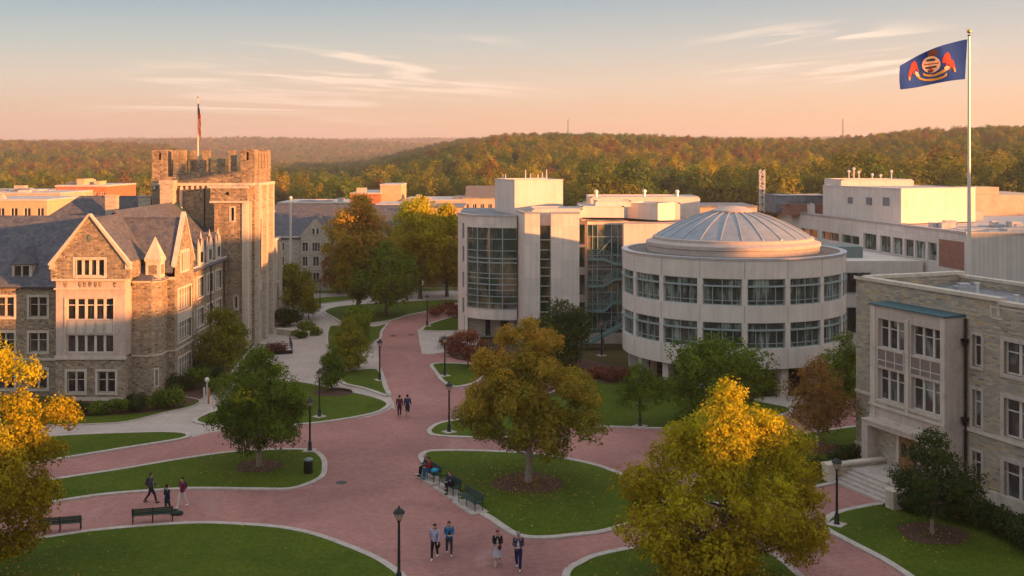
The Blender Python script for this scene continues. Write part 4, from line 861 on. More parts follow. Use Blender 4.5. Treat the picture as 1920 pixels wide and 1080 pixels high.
# portal block behind the tower
b=Bld('portal_wing','pale stone entrance wing with an arched orange door beyond the tower','building',-31,134,mats=[M['stone_pale'],M['lime_trim']])
f=Fr(-28.7,129,0,1); ar=dict(cols=2,fm=M['framepale'],gm=M['glass'],bar=.06,sur=.15,sm=M['lime_trim'])
b.wall(f,0,9.4,0,10.2,[(1.0,2.0,3.6,6.0),(6.2,7.2,5.2,8.6),(7.8,8.6,1.0,4.4),(2.6,5.0,5.6,9.2)],d=ar); b.wall(Fr(-28.7,138.4,-1,0),0,8,0,10.2); b.wall(Fr(-36.7,129,1,0),0,8,9,10.2)
b.mb.face([f.p(0,10.2),f.p(6,10.2),f.p(0,13.6)],0); b.mb.face([(-36.7,129,10.2),(-28.7,129,10.2),(-28.7,138.4,10.2),(-36.7,138.4,10.2)],1)
tr=MB(); 
for u in (0,2.2,5.3,8.9): obox(tr,f,u,u+.45,0,9.6,0,.35)
obox(tr,f,0,9.4,4.9,5.05,0,.15); obox(tr,f,0,9.4,10.1,10.35,-.2,.15)
b.end(); b.part('stone_trim',tr,M['lime_trim'])
ad=MB(); ad.v=[]; pts=[(2.75,0.05),(4.75,.05)]+[(3.75+1.0*math.cos(a),1.9+1.25*math.sin(a)) for a in np.linspace(0,PI,9)]
ad.face([f.p(u,z,.05) for u,z in pts]); b.part('arched_door',ad,m_plain('orange_wood',(.42,.17,.05),.6,0,.3,5))
al=MB(); al.tube([f.p(3.75+1.12*math.cos(a),1.9+1.4*math.sin(a),.1) for a in np.linspace(0,PI,12)],.13,6); b.part('door_arch',al,M['lime_trim'])
ap=MB(); ap.lathe(-30.3,140.3,[(2.0,0),(2.0,3.6),(2.1,3.6),(2.1,3.8)],12); b.part('apse',ap,M['stone_pale']); ap=MB(); ap.lathe(-30.3,140.3,[(2.15,3.8),(1.5,4.9),(0.05,5.6)],12); b.part('apse_roof',ap,M['slate'])
# ================= grey gabled college
b=Bld('gabled_college','grey stone college with a pink lit gable and blue slate roof behind the trees','building',-30,172,mats=[M['stone_pale'],M['lime_trim']])
f=Fr(-52,169,1,0); ws=[]; WC=dict(cols=2,fm=M['framepale'],gm=M['glass'],bar=.08,sur=.14,sm=M['lime_trim'])
def colw(u,w):
    return [(u,u+w,5.95,7.25),(u,u+w,3.75,5.15),(u,u+w,1.25,2.8)]
for u in (2,5,8,11,14,16.4,25.5,28.3,31,34): ws+=colw(u,1.2)
b.wall(f,0,20.2,0,8.2,[w for w in ws if w[1]<20],d=WC); b.wall(f,24.8,38,0,8.2,[w for w in ws if w[0]>24.8],d=WC)
f2=Fr(-31.8,168.3,1,0); b.wall(f2,0,4.6,0,8.2,[(.25,1.15,5.9,7.3),(1.75,2.95,5.9,7.3,dict(cols=3)),(3.5,4.4,5.9,7.3),(.3,1.1,3.7,5.2),(1.85,2.8,3.7,5.2),(3.55,4.4,3.7,5.2),(.3,1.1,1.2,2.8),(1.85,2.85,1.2,2.8),(3.5,4.4,1.2,2.8)],d=WC)
b.mb.face([f2.p(-.2,8.2),f2.p(4.8,8.2),f2.p(2.3,11.0)],0)
for s_ in (0,1): b.mb.box(-31.8 if s_ else -27.25,-31.75 if s_ else -27.2,168.3,169.2,0,8.2)
window(b.r,f2,1.75,2.85,8.5,9.5,cols=2,fm=M['framepale'],gm=M['glass'],bar=.08,mull=.25,depth=-.04)
b.mb.box(-52,-14,169.3,183,0,8); b.end()
rf=MB(); gable_roof(rf,-52,-14,169,184,8.1,12.6,'x'); gable_roof(rf,-32,-27,168.4,176,8.1,11.1,'y',over=.1); b.part('roof',rf,M['slate'])
tr=MB(); obox(tr,f,0,38,7.95,8.2,0,.2); obox(tr,f2,0,4.6,5.5,5.65,0,.1); obox(tr,f2,0,4.6,3.2,3.35,0,.1); b.part('stone_trim',tr,M['lime_trim'])
gb=MB(); gb.box(-37.6,-37.0,164,169,0,7); 
for i in range(1): gb.face([(-37.3,163.5,7.6),(-35.6,166.5,7.6),(-36.9,166.5,11.8)])
b.part('side_gable',gb,M['stone_pale'])
# ================= glass fronted white building
b=Bld('glass_fronted_building','white building with a tall curved green glass bay, tower slabs and roof boxes','building',2,124,mats=[M['panel'],M['panel_plain'],M['roofgrey'],M['stone_pale']])
A=(-6.2,128.6); B_=(-4.95,125.0); C_=(.55,122.8)
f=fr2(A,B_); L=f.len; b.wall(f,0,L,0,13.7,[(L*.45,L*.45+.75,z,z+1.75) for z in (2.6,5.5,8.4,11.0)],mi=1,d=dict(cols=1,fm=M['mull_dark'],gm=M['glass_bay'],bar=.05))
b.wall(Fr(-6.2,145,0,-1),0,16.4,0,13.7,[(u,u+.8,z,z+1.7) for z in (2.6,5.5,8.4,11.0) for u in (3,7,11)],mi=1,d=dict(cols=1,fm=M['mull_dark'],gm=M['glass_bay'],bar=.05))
# bowed bay: points on an arc from B_ to C_
def bow(p,q,n,sag):
    out=[]
    for i in range(n+1):
        t=i/n; x=p[0]+(q[0]-p[0])*t; y=p[1]+(q[1]-p[1])*t; dx,dy=q[0]-p[0],q[1]-p[1]; l=math.hypot(dx,dy); h=4*sag*t*(1-t); out.append((x+dy/l*h,y-dx/l*h))
    return out
bp=bow(B_,C_,8,.75)
for i in range(8):
    fr=fr2(bp[i],bp[i+1]); b.wall(fr,0,fr.len,12.65,13.7,mi=0); b.wall(fr,0,fr.len,2.35,3.55,mi=0); obox(b.mb,fr,-.02,fr.len+.02,12.45,12.7,0,.12,0)
b.mb.face([(p[0],p[1],2.35) for p in bp][::-1]+[],0)
zr=[ZA(y,122.6) for y in (428,449,471,486,494,514,523,535,545,557,570,581)][::-1]; zr[0]=3.55; zr[-1]=12.65
cw=MB(); pn=MB()
for i in range(8):
    fr=fr2(bp[i],bp[i+1]); Lf=fr.len
    if i%2==0: obox(cw,fr,-.05,.05,3.55,12.65,-.12,.08)
    for j,z in enumerate(zr): obox(cw,fr,0,Lf,z-.04,z+.04 if j not in (7,8,4) else z+.09,-.1,.05)
    pn.face([fr.p(0,3.55,-.06),fr.p(Lf,3.55,-.06),fr.p(Lf,12.65,-.06),fr.p(0,12.65,-.06)])
for j in (2,4): 
    for i in range(8): fr=fr2(bp[i],bp[i+1]); obox(cw,fr,0,fr.len,zr[j],zr[j]+.07,.25,.31)
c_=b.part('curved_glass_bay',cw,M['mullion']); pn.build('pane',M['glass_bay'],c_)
sb=MB()
for i in range(8): fr=fr2(bp[i],bp[i+1]); obox(sb,fr,0,fr.len,9.05,9.75,-.25,-.12)
sb.build('floor_band',M['lime_trim'],c_)
# ground floor behind the bay
f=Fr(-5.4,126.0,1,0); b.wall(f,0,6.0,0,2.5,[(2.4,3.0,.1,2.3),(4.1,5.6,.1,2.3,dict(cols=2))],mi=3,d=dict(cols=1,fm=M['mull_dark'],gm=M['glass'],bar=.05))
b.mb.box(-.4,.3,124.0,124.8,0,2.4,3)
# slabs: angled side, pillar, strip, slab
P0=(.55,123.6); P1=(1.37,119.6); f=fr2(P0,P1); b.wall(f,0,f.len,0,14.2,mi=1); f=Fr(1.37,119.6,1,0); b.wall(f,0,1.62,0,14.2,mi=0)
b.wall(Fr(2.99,119.6,0,1),0,1.4,0,14.2,mi=1)
f=Fr(2.99,121.0,1,0); b.wall(f,0,1.18,12.9,13.75,mi=1)
cw=MB(); pn=MB(); z0=0.0
for z in (0,1.3,2.4,3.5,4.6,5.2,6.3,7.4,8.3,9.2,10.2,11.3,12.9): obox(cw,f,0,1.18,z-.06,z+.06,-.12,.04)
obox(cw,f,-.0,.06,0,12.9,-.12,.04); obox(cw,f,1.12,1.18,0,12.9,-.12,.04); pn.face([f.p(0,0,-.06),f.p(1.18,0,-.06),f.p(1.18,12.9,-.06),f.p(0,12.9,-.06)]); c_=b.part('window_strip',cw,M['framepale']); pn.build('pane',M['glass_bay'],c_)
b.wall(Fr(4.17,121,0,-1),0,1.4,0,14.2,mi=1); f=Fr(4.17,119.6,1,0); b.wall(f,0,3.03,0,14.2,mi=0); b.wall(Fr(7.2,119.6,0,1),0,2.6,0,14.2,mi=1)
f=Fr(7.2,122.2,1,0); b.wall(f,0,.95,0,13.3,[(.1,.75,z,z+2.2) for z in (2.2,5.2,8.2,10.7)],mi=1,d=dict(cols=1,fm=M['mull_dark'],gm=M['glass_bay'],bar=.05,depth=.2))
b.wall(Fr(8.15,122.2,0,-1),0,.8,0,13.3,mi=1)
# glazed stair hall
f=Fr(8.15,121.4,1,0); cw=MB(); pn=MB(); zt=12.95
for u in (0,.55,1.1,2.6,3.3,3.75): obox(cw,f,u,u+.07,1.5,zt,-.12,.05)
for z in (1.6,3.4,4.3,5.6,6.9,8.1,8.5,9.6,11.6,12.9): obox(cw,f,0,3.8,z-.03,z+.03,-.1,.04)
A1=f.p(1.2,9.8,.02); A2=f.p(2.6,11.3,.02); cw.tube([A1,A2],.05,6); cw.tube([f.p(1.2,9.6,-.3),f.p(2.9,7.2,-.3)],.06,6)
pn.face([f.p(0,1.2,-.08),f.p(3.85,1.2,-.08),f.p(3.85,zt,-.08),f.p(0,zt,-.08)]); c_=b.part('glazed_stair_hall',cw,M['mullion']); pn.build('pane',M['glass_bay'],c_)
obox(b.mb,f,0,3.85,zt,13.3,-.3,.05,0); obox(b.mb,f,-.1,3.95,13.3,13.45,-.4,.25,2)
def ribbon(z,zr_,o=.55):                                        # curving green landing band with rails
    m=MB(); us=np.linspace(0,3.85,12)
    for i in range(11):
        def zz_(u): t=min(1,max(0,(u-1.6)/1.5)); return z+zr_*(t*t*(3-2*t))
        a,c=us[i],us[i+1]; za,zc=zz_(a),zz_(c)
        m.hexa([f.p(a,za-.14,o),f.p(c,zc-.14,o),f.p(c,zc-.14,.06),f.p(a,za-.14,.06),f.p(a,za+.14,o),f.p(c,zc+.14,o),f.p(c,zc+.14,.06),f.p(a,za+.14,.06)])
        for h in (.35,.6,.85,1.05): m.tube([f.p(a,za+h,o-.03),f.p(c,zc+h,o-.03)],.022,4,cap=False)
        m.tube([f.p(a,za,o-.03),f.p(a,za+1.07,o-.03)],.028,4)
    return m
for z,q in ((9.2,-.5),(6.3,.75),(3.6,1.0)): b.part('landing_balcony',ribbon(z,q),M['stairgreen'])
b.mb.box(8.3,12,121.5,122,0,1.5,3)
# outside stairs rising to the round building
stm=MB()
for i in range(14):
    t=i/14; x=8.4+3.4*t; z=.9+1.9*t; stm.box(x,x+.27,117.2,118.6,z-.08,z)
stm.hexa([(8.3,117.1,.6),(11.9,117.1,2.6),(11.9,117.2,2.6),(8.3,117.2,.6),(8.3,117.1,.95),(11.9,117.1,2.95),(11.9,117.2,2.95),(8.3,117.2,.95)])
stm.hexa([(8.3,118.6,.6),(11.9,118.6,2.6),(11.9,118.7,2.6),(8.3,118.7,.6),(8.3,118.6,.95),(11.9,118.6,2.95),(11.9,118.7,2.95),(8.3,118.7,.95)])
stm.box(6.9,8.4,117.1,118.7,.75,.9)
for y_ in (117.15,118.65):
    stm.tube([(6.9,y_,1.85),(8.4,y_,1.85),(11.9,y_,3.85)],.035,5)
    for t in np.linspace(0,1,8): stm.tube([(8.4+3.5*t,y_,.9+1.95*t),(8.4+3.5*t,y_,1.85+2.0*t)],.025,4)
for x_ in (7.6,9.6): stm.tube([(x_,117.9,0),(x_,117.9,.8+(x_-7.6)*.4)],.09,6)
ot=tag(stm.build('outdoor_staircase',M['stairgreen']),'green steel outdoor stairs climbing beside the round building','staircase')
# wall behind the round building, roofs and boxes
f=Fr(12.0,120.3,1,0); b.wall(f,0,8.5,0,13.1,mi=0); b.wall(Fr(12.0,121.4,0,-1),0,1.1,0,13.1,mi=1)
b.mb.face([(-6.2,128.6,13.66),(-4.95,125,13.66)]+[(p[0],p[1],13.66) for p in bp[1:]]+[(.55,123.6,13.66),(1.4,121,13.66),(12,121.4,13.66),(20.5,121.4,13.06),(20.5,146,13.06),(-6.2,145,13.66)],2)
cp=MB()
def coping(a,c,z,w=.32,h=.16,o=.06):
    fr=fr2(a,c); obox(cp,fr,-o,fr.len+o,z-.02,z+h,-w,o)
coping(A,B_,13.7)
for i in range(8): coping(bp[i],bp[i+1],13.7)
coping((1.37,119.6),(2.99,119.6),14.2,1.2); coping((4.17,119.6),(7.2,119.6),14.2,1.2); coping(P0,P1,14.2); coping((12,120.3),(20.5,120.3),13.1)
b.part('roof_coping',cp,M['cap'])
def roofbox(x0,x1,y0,y1,z0,z1,mi=1,poly=None,name='roof_box',mt='panel_plain'):
    m=MB(); m.prism(poly or [(x0,y0),(x1,y0),(x1,y1),(x0,y1)],z0,z1,0,True,1); 
    pp=poly or [(x0,y0),(x1,y0),(x1,y1),(x0,y1)]
    for i in range(len(pp)): 
        fr=fr2(pp[i],pp[(i+1)%len(pp)]); obox(m,fr,-.05,fr.len+.05,z1,z1+.1,-.2,.05,0)
    return b.part(name,m,[M[mt],M['roofwhite']])
roofbox(0,0,0,0,13.5,17.5,poly=[(.31,130),(5.97,131.2),(4.6,139),(-2.1,137.2)])
roofbox(2.2,7.6,121.3,127,13.6,14.55); roofbox(7.6,12.3,123,129,13.5,14.75); roofbox(9.3,13.2,124.5,128,14.7,15.3)
roofbox(9.4,22.5,134,142,13,15.35); roofbox(0,0,0,0,13,15.0,poly=[(13.1,126.2),(16.2,124.4),(18.6,127.6),(15.2,130)]); roofbox(16.5,19.2,128,131,13,14.9)
an=MB()
for x_,y_,h in ((1.6,133,1.2),(2.2,134,.7),(3.1,134,.7),(3.6,133,.9),(4.1,133,1.25),(-1.1,136,.6),(-.8,136,.6)): an.tube([(x_,y_,17.5),(x_,y_,17.5+h)],[.09,.05],6)
an.box(2.0,4.2,132.8,133.4,17.5,17.75)
b.part('antennas',an,M['polewhite']); b.end()
rv=MB()
for x_,z in ((10.3,15.35),(16.2,15.4),(20.2,15.35)): rv.tube([(x_,137,z),(x_,137,z+.5)],.18,8); rv.sphere((x_,137,z+.62),.27,8)
rv.build('roof_vent',M['polewhite'],b.r)
# ================= round building
RX,RY,RR=20.45,104.0,10.15; ang0=math.atan2(-RY,-RX)               # towards the camera
b=Bld('round_building','round white three storey building with ribbon windows and a ribbed shallow dome','building',RX,RY,mats=[M['panel_rot'],M['roofdark'],M['panel_plain']])
NB=17; DA=2*PI/NB; pier0=ang0-rad(-5.8)-0.0
def cyl(mb,a0,a1,r0,r1,z0,z1,n,mi=0,inner=False):
    for i in range(n):
        t0=a0+(a1-a0)*i/n; t1=a0+(a1-a0)*(i+1)/n; P=lambda r,t,z:(RX+r*math.cos(t),RY+r*math.sin(t),z)
        u0,u1=t0*r1,t1*r1
        mb.face([P(r1,t0,z0),P(r1,t1,z0),P(r1,t1,z1),P(r1,t0,z1)],mi,uv=[(u0,z0),(u1,z0),(u1,z1),(u0,z1)])
        mb.face([P(r0,t0,z1),P(r1,t0,z1),P(r1,t1,z1),P(r0,t1,z1)],mi); mb.face([P(r0,t0,z0),P(r0,t1,z0),P(r1,t1,z0),P(r1,t0,z0)],mi)
        if inner: mb.face([P(r0,t1,z0),P(r0,t0,z0),P(r0,t0,z1),P(r0,t1,z1)],mi)
    for t,s_ in ((a0,1),(a1,-1)):
        q=[(RX+r0*math.cos(t),RY+r0*math.sin(t),z0),(RX+r1*math.cos(t),RY+r1*math.sin(t),z0),(RX+r1*math.cos(t),RY+r1*math.sin(t),z1),(RX+r0*math.cos(t),RY+r0*math.sin(t),z1)]
        mb.face(q if s_>0 else q[::-1],mi)
for z0,z1 in ((2.5,4.2),(6.37,7.8),(10.05,11.6)): cyl(b.mb,0,2*PI,RR-.5,RR,z0,z1,17*8)
jt=MB()
for k in range(NB):
    a=pier0+k*DA
    for z0,z1 in ((4.2,6.37),(7.8,10.05)): cyl(b.mb,a-.023,a+.023,RR-.5,RR,z0,z1,2)
    for z0,z1 in ((2.5,4.2),(6.37,7.8),(10.05,11.6)): cyl(jt,a-.0022,a+.0022,RR-.1,RR+.004,z0,z1,1)
b.part('panel_joint',jt,m_plain('joint',(.22,.20,.19)))
for row,(z0,z1) in enumerate(((4.2,6.37),(7.8,10.05))):
    for k in range(NB):
        a=pier0+k*DA; a0,a1=a+.023,a+DA-.023; m=MB(); p=MB(); rq=RR-.28
        def arc(r0,r1,s0,s1,za,zb,n=1): cyl(m,s0,s1,r0,r1,za,zb,n,inner=True)
        n_=6; zt=z1-.62
        arc(rq,rq+.08,a0,a1,z0,z0+.08,n_); arc(rq,rq+.08,a0,a1,z0+.38,z0+.44,n_); arc(rq,rq+.08,a0,a1,z1-.08,z1,n_); arc(rq,RR+.06,a0-.004,a1+.004,zt-.06,zt+.06,n_)
        nm=[0,.25,.5,.75,1] if (k+row)%2 else [0,.22,.5,.78,1]
        for q in nm:
            c=a0+(a1-a0)*q; c=min(max(c,a0+.004),a1-.004); arc(rq,rq+.1,c-.0035,c+.0035,z0,zt if q not in(0,.5,1) else z1)
        w_=b.part('ribbon_window',m,M['mullion'])
        for i in range(n_):
            t0=a0+(a1-a0)*i/n_; t1=a0+(a1-a0)*(i+1)/n_; P=lambda t,z:(RX+(rq+.02)*math.cos(t),RY+(rq+.02)*math.sin(t),z)
            p.face([P(t0,z0),P(t1,z0),P(t1,z1),P(t0,z1)],0,uv=[(t0*RR,z0),(t1*RR,z0),(t1*RR,z1),(t0*RR,z1)])
        p.build('pane',M['glass_sci'],w_)
ca=MB(); cyl(ca,0,2*PI,RR-.5,RR+.07,11.6,11.78,17*6,inner=True); b.part('roof_coping',ca,M['cap'])
rf=MB(); rf.lathe(RX,RY,[(RR-.5,11.66),(7.2,11.68)],96); rf.lathe(RX,RY,[(RR-.49,11.7),(RR-.49,11.4)],96); b.part('roof_deck',rf,M['roofdark'])
dr=MB(); dr.lathe(RX,RY,[(7.85,11.4),(7.85,12.15),(7.95,12.2),(7.95,12.5),(7.6,12.62),(7.35,12.72),(7.35,12.95),(7.1,13.0)],96); b.part('dome_drum',dr,m_plain('drum_stone',(.42,.36,.33),.8,0,.12,2),smooth=True)
nd=NT('dome_metal'); p_=nd.obj(); f_=nd.noise(nd.pos(),1.2,5,.6); M['dome']=nd.done(nd.ramp(f_,[(.3,(.17,.21,.255)),(.7,(.26,.29,.325))]),.45,.1,spec=.4)
def domez(r): return 13.0+2.45*(1-(r/7.1)**2.0)*(1-.12*(r/7.1))
dm=MB(); prof=[(r,domez(r)) for r in np.linspace(7.1,.3,18)]; dm.lathe(RX,RY,prof,96); d_=b.part('dome',dm,M['dome'],smooth=True)
for k in range(24):
    a=ang0+rad(7)+k*2*PI/24; rb=MB(); rs=np.linspace(7.08,1.7,14); c,s_=math.cos(a),math.sin(a)
    for i in range(13):
        r0,r1=rs[i],rs[i+1]; w0=.04; q=[]
        for (r,z) in ((r0,domez(r0)),(r1,domez(r1))): q.append((RX+r*c,RY+r*s_,z))
        tx,ty=-s_*w0,c*w0
        (x0,y0,z0),(x1,y1,z1)=q; rb.hexa([(x0+tx,y0+ty,z0-.05),(x0-tx,y0-ty,z0-.05),(x1-tx,y1-ty,z1-.05),(x1+tx,y1+ty,z1-.05),(x0+tx,y0+ty,z0+.08),(x0-tx,y0-ty,z0+.08),(x1-tx,y1-ty,z1+.08),(x1+tx,y1+ty,z1+.08)])
    rb.build('rib',M['cap'],d_)
cp_=MB(); cp_.lathe(RX,RY,[(1.9,domez(1.9)-.05),(1.95,domez(1.9)+.14),(1.2,domez(0)+.22),(.02,domez(0)+.3)],36); b.part('dome_cap',cp_,m_plain('cap_stone',(.45,.37,.33),.7,0,.12,2),smooth=True)
# underside, columns, ground floor
un=MB(); un.lathe(RX,RY,[(7.0,2.52),(RR-.45,2.52)][::-1],64); b.part('soffit',un,M['panel_plain'])
gf_=MB(); 
for i in range(34):
    t0=2*PI*i/34; t1=2*PI*(i+1)/34; P=lambda t,z:(RX+7.9*math.cos(t),RY+7.9*math.sin(t),z); gf_.face([P(t0,0),P(t1,0),P(t1,2.52),P(t0,2.52)],0 if i%3 else 1)
b.part('ground_floor_wall',gf_,[M['glass'],M['tanwall']])
for k in range(NB):
    a=pier0+k*DA; c=MB(); fr=Fr(RX+(RR-.9)*math.cos(a),RY+(RR-.9)*math.sin(a),-math.sin(a),math.cos(a)); obox(c,fr,-.32,.32,0,2.5,-.35,.35); b.part('column',c,M['panel_plain'])
b.mb.lathe(RX,RY,[(RR-.45,2.5),(RR-.45,11.4)][::-1],40,2); b.end('drum_wall')
# ================= white wing to the right
b=Bld('white_wing','long low white wing with a strip of curtained windows and a brick panel','building',38,118,mats=[M['panel'],M['roofwhite'],M['brickred'],M['panel_plain'],M['corr']])
Q0=(34.6,134.5); Q1=(40.6,100.0); f=fr2(Q0,Q1); L=f.len
def up(x):                                                      # frame coordinate of picture column x
    k=(x-960)/F; return (Q0[0]-k*Q0[1])/(k*f.u[1]-f.u[0])
def zz(y,x): u=up(x); return ZA(y,Q0[1]+f.u[1]*u)
WN_=dict(cols=1,fm=M['framepale'],gm=M['glass_sci'],bar=.06)
ws=[]
for xa,xb in ((1502,1533),(1541,1573),(1578,1611)): ws.append((up(xa),up(xb),zz(452,1560),zz(436,1560),dict(cols=2)))
for xa,xb in ((1619,1643),(1650,1670),(1674,1692),(1696,1713),(1716,1735),(1740,1756)): ws.append((up(xa),up(xb),zz(481,1700),zz(448,1700)))
b.wall(f,-6,L,0,13.42,[w for w in ws],mi=0,d=WN_)
bp_=MB(); obox(bp_,f,up(1761),up(1808),zz(503,1785),zz(451,1785),0,.03); b.part('brick_panel',bp_,M['brickred'])
S0=(40.6,100.0); fS=Fr(S0[0],S0[1],1,.02); b.wall(fS,0,30,0,13.42,mi=4)
b.mb.face([(34.6-1,140,13.1),f.p(-6,13.1)[:2]+(13.1,),f.p(L,13.1)[:2]+(13.1,),fS.p(30,13.1),(74,140,13.1)],1)
cp=MB(); obox(cp,f,-6,L+.1,13.4,13.6,-.4,.08); obox(cp,fS,0,30,13.4,13.6,-.4,.08); b.part('roof_coping',cp,M['cap'])
# link block beside the round building
lk=MB(); fl=Fr(31.5,106.5,1,0)
wall(lk,fl,-1,7.6,0,10.4,[],.2); lk.face([fl.p(-1,10.4),fl.p(7.6,10.4),fl.p(5,10.4,-14),fl.p(-1,10.4,-14)]); ob=b.part('link_block',lk,M['panel_plain'])
for z0,z1 in ((7.4,9.3),(3.6,6.0)): window(ob,fl,.3,2.6,z0,z1,cols=2,fm=M['mull_dark'],gm=M['glass'],bar=.06,depth=-.04)
lb=MB(); lb.box(30.4,34.3,109.5,113,10.4,11.5); lb.build('plant_box',M['mull_dark'],ob)
def rbx(x0,x1,y0,y1,z0,z1,name='roof_box',mt='panel_plain',poly=None,rot=0):
    m=MB(); pp=poly or [(x0,y0),(x1,y0),(x1,y1),(x0,y1)]
    m.prism(pp,z0,z1,0,True,1)
    for i in range(len(pp)): fr=fr2(pp[i],pp[(i+1)%len(pp)]); obox(m,fr,-.05,fr.len+.05,z1,z1+.1,-.2,.05,0)
    return b.part(name,m,[M[mt],M['roofwhite']])
big=rbx(0,0,0,0,13.2,16.85,poly=[(41.0,118.0),(50.6,122.3),(45.5,137.5),(36.5,131.5)])
f3=fr2((36.5,131.5),(41.0,118.0)); lv=MB()
for u,w,h in ((4.9,.9,.7),(8.3,1.0,.8),(11.2,1.1,.9)): obox(lv,f3,u,u+w,15.0,15.0+h,0,.05)
lv.build('louvre',M['roofgrey'],big)
rbx(38.5,47,131,138,16.8,17.5); 
rbx(32.5,40,138,144,13.3,15.4,mt='roofgrey',name='screen_wall'); rbx(33,39.5,134.5,137,13.2,14.4,mt='brickred',name='brick_wall'); rbx(35.4,36.2,133.8,134.4,13.2,14.6); rbx(38.8,39.4,136.6,137.2,13.2,15.5)
an=MB()
for x_,h in ((40.3,1.0),(40.9,1.3),(41.5,.9),(43.1,.6),(45.4,1.0),(44.1,.5)): an.tube([(x_,134,17.5),(x_,134,17.5+h)],.08,6); an.sphere((x_,134,17.5+h),.2,6)
b.part('antennas',an,M['polewhite'])
lm=MB(); bx,by=32.6,146
for c in ((-.3,-.3),(.3,-.3),(.3,.3),(-.3,.3)): lm.tube([(bx+c[0],by+c[1],13),(bx+c[0],by+c[1],18.5)],.06,5)
for i in range(6):
    z=13.3+i*.9
    lm.tube([(bx-.3,by-.3,z),(bx+.3,by-.3,z+.8)],.05,4); lm.tube([(bx+.3,by-.3,z),(bx-.3,by-.3,z+.8)],.05,4); lm.box(bx-.38,bx+.38,by-.38,by+.38,z,z+.1)
tag(lm.build('lattice_mast',M['polewhite']),'short pale lattice mast on the roofs behind the dome','mast')
for (x0,x1,y0,y1,h) in ((46,48,104,106,.5),(43,44.4,112,113,.6),(52,60,108,116,.35),(48,53,126,132,1.0)): 
    m=MB(); m.box(x0,x1,y0,y1,13.1,13.1+h); b.part('roof_hatch',m,M['roofwhite'])
g_r=random.Random(9)
for i in range(12):
    x_=g_r.uniform(42.5,58); y_=g_r.uniform(104,116); m=MB(); m.box(x_,x_+g_r.uniform(.5,1.8),y_,y_+g_r.uniform(.5,1.5),13.1,13.1+g_r.uniform(.3,.9)); b.part('roof_unit',m,M[g_r.choice(['cap','roofgrey','roofwhite'])])
for (y_) in (108.5,112.7): m=MB(); m.tube([(43,y_,13.3),(60,y_+1,13.3)],.1,6); b.part('roof_pipe',m,M['cap'])
b.end()
m=MB(); m.box(52,66,136,150,0,15.6); m.box(56,60,138,142,15.6,16.5); tag(m.build('flat_roofed_block',[M['tanwall']]),'low flat roofed block at the far right behind the flagpole','building')
# ================= stone building on the right
d_=(.359,-.934); n_=(-.934,-.359); C0=(23.56,76.7)
def pt(s,o): return (C0[0]+d_[0]*s+n_[0]*o, C0[1]+d_[1]*s+n_[1]*o)
b=Bld('stone_academic_building','grey tan stone building at the right edge with a limestone entrance bay','building',C0[0],C0[1],mats=[M['stone_right'],M['lime_pink'],M['roofgrey'],M['lime_trim']])
f=Fr(C0[0],C0[1],*d_); WR=dict(cols=2,trans=(.68,),fm=M['framepale'],gm=M['glass_blind'],bar=.07,mull=.2,sur=.26,sm=M['lime_pink'])
ws=[]
for z0,z1 in ((7.95,9.8),(4.35,6.55),(.85,2.9)):
    ws.append((10.75,11.45,z0,z1,dict(cols=1,sur=.2)))
    for u in (13.2,16.7,20.2): ws.append((u,u+2.1,z0,z1))
b.wall(f,0,24,0,12.0,ws,depth=.3,d=WR)
tr=MB(); obox(tr,f,0,3.4,4.3,4.5,0,.1); obox(tr,f,10.1,24,4.02,4.2,0,.12); obox(tr,f,0,24,.0,.95,0,.14)
cp=MB(); obox(cp,f,-.1,12.9,12.0,12.22,-.5,.12); obox(cp,f,12.9,24,11.85,12.05,-.5,.12); obox(tr,f,12.15,12.28,11.0,11.75,0,.04); obox(tr,f,12.3,13.1,10.95,11.07,0,.04); obox(tr,f,12.7,12.9,11.15,12.0,0,.05); obox(tr,f,12.28,24,11.6,11.7,0,.03)
# return walls, parapets, roof
DP=9.0; fn=Fr(*pt(0,-DP),*n_); b.wall(fn,0,DP,0,12.0); obox(cp,fn,0,DP+.1,12.0,12.22,-.5,.12)
b.wall(Fr(*pt(24,0),-n_[0],-n_[1]),0,DP,0,11.85); ib=Fr(*pt(24,-DP),-d_[0],-d_[1]); b.wall(ib,0,24,0,11.8); obox(cp,ib,0,24,11.8,12.0,-.5,.12)
for fr_,L,z in ((f,24,12.0),(fn,DP,12.0),(ib,24,11.8)): b.mb.face([fr_.p(L,11.2,-.45),fr_.p(0,11.2,-.45),fr_.p(0,z,-.45),fr_.p(L,z,-.45)],0)
b.mb.face([pt(0,0)+(11.3,),pt(24,0)+(11.3,),pt(24,-DP)+(11.3,),pt(0,-DP)+(11.3,)],2)
b.part('coping',cp,M['lime_trim'])
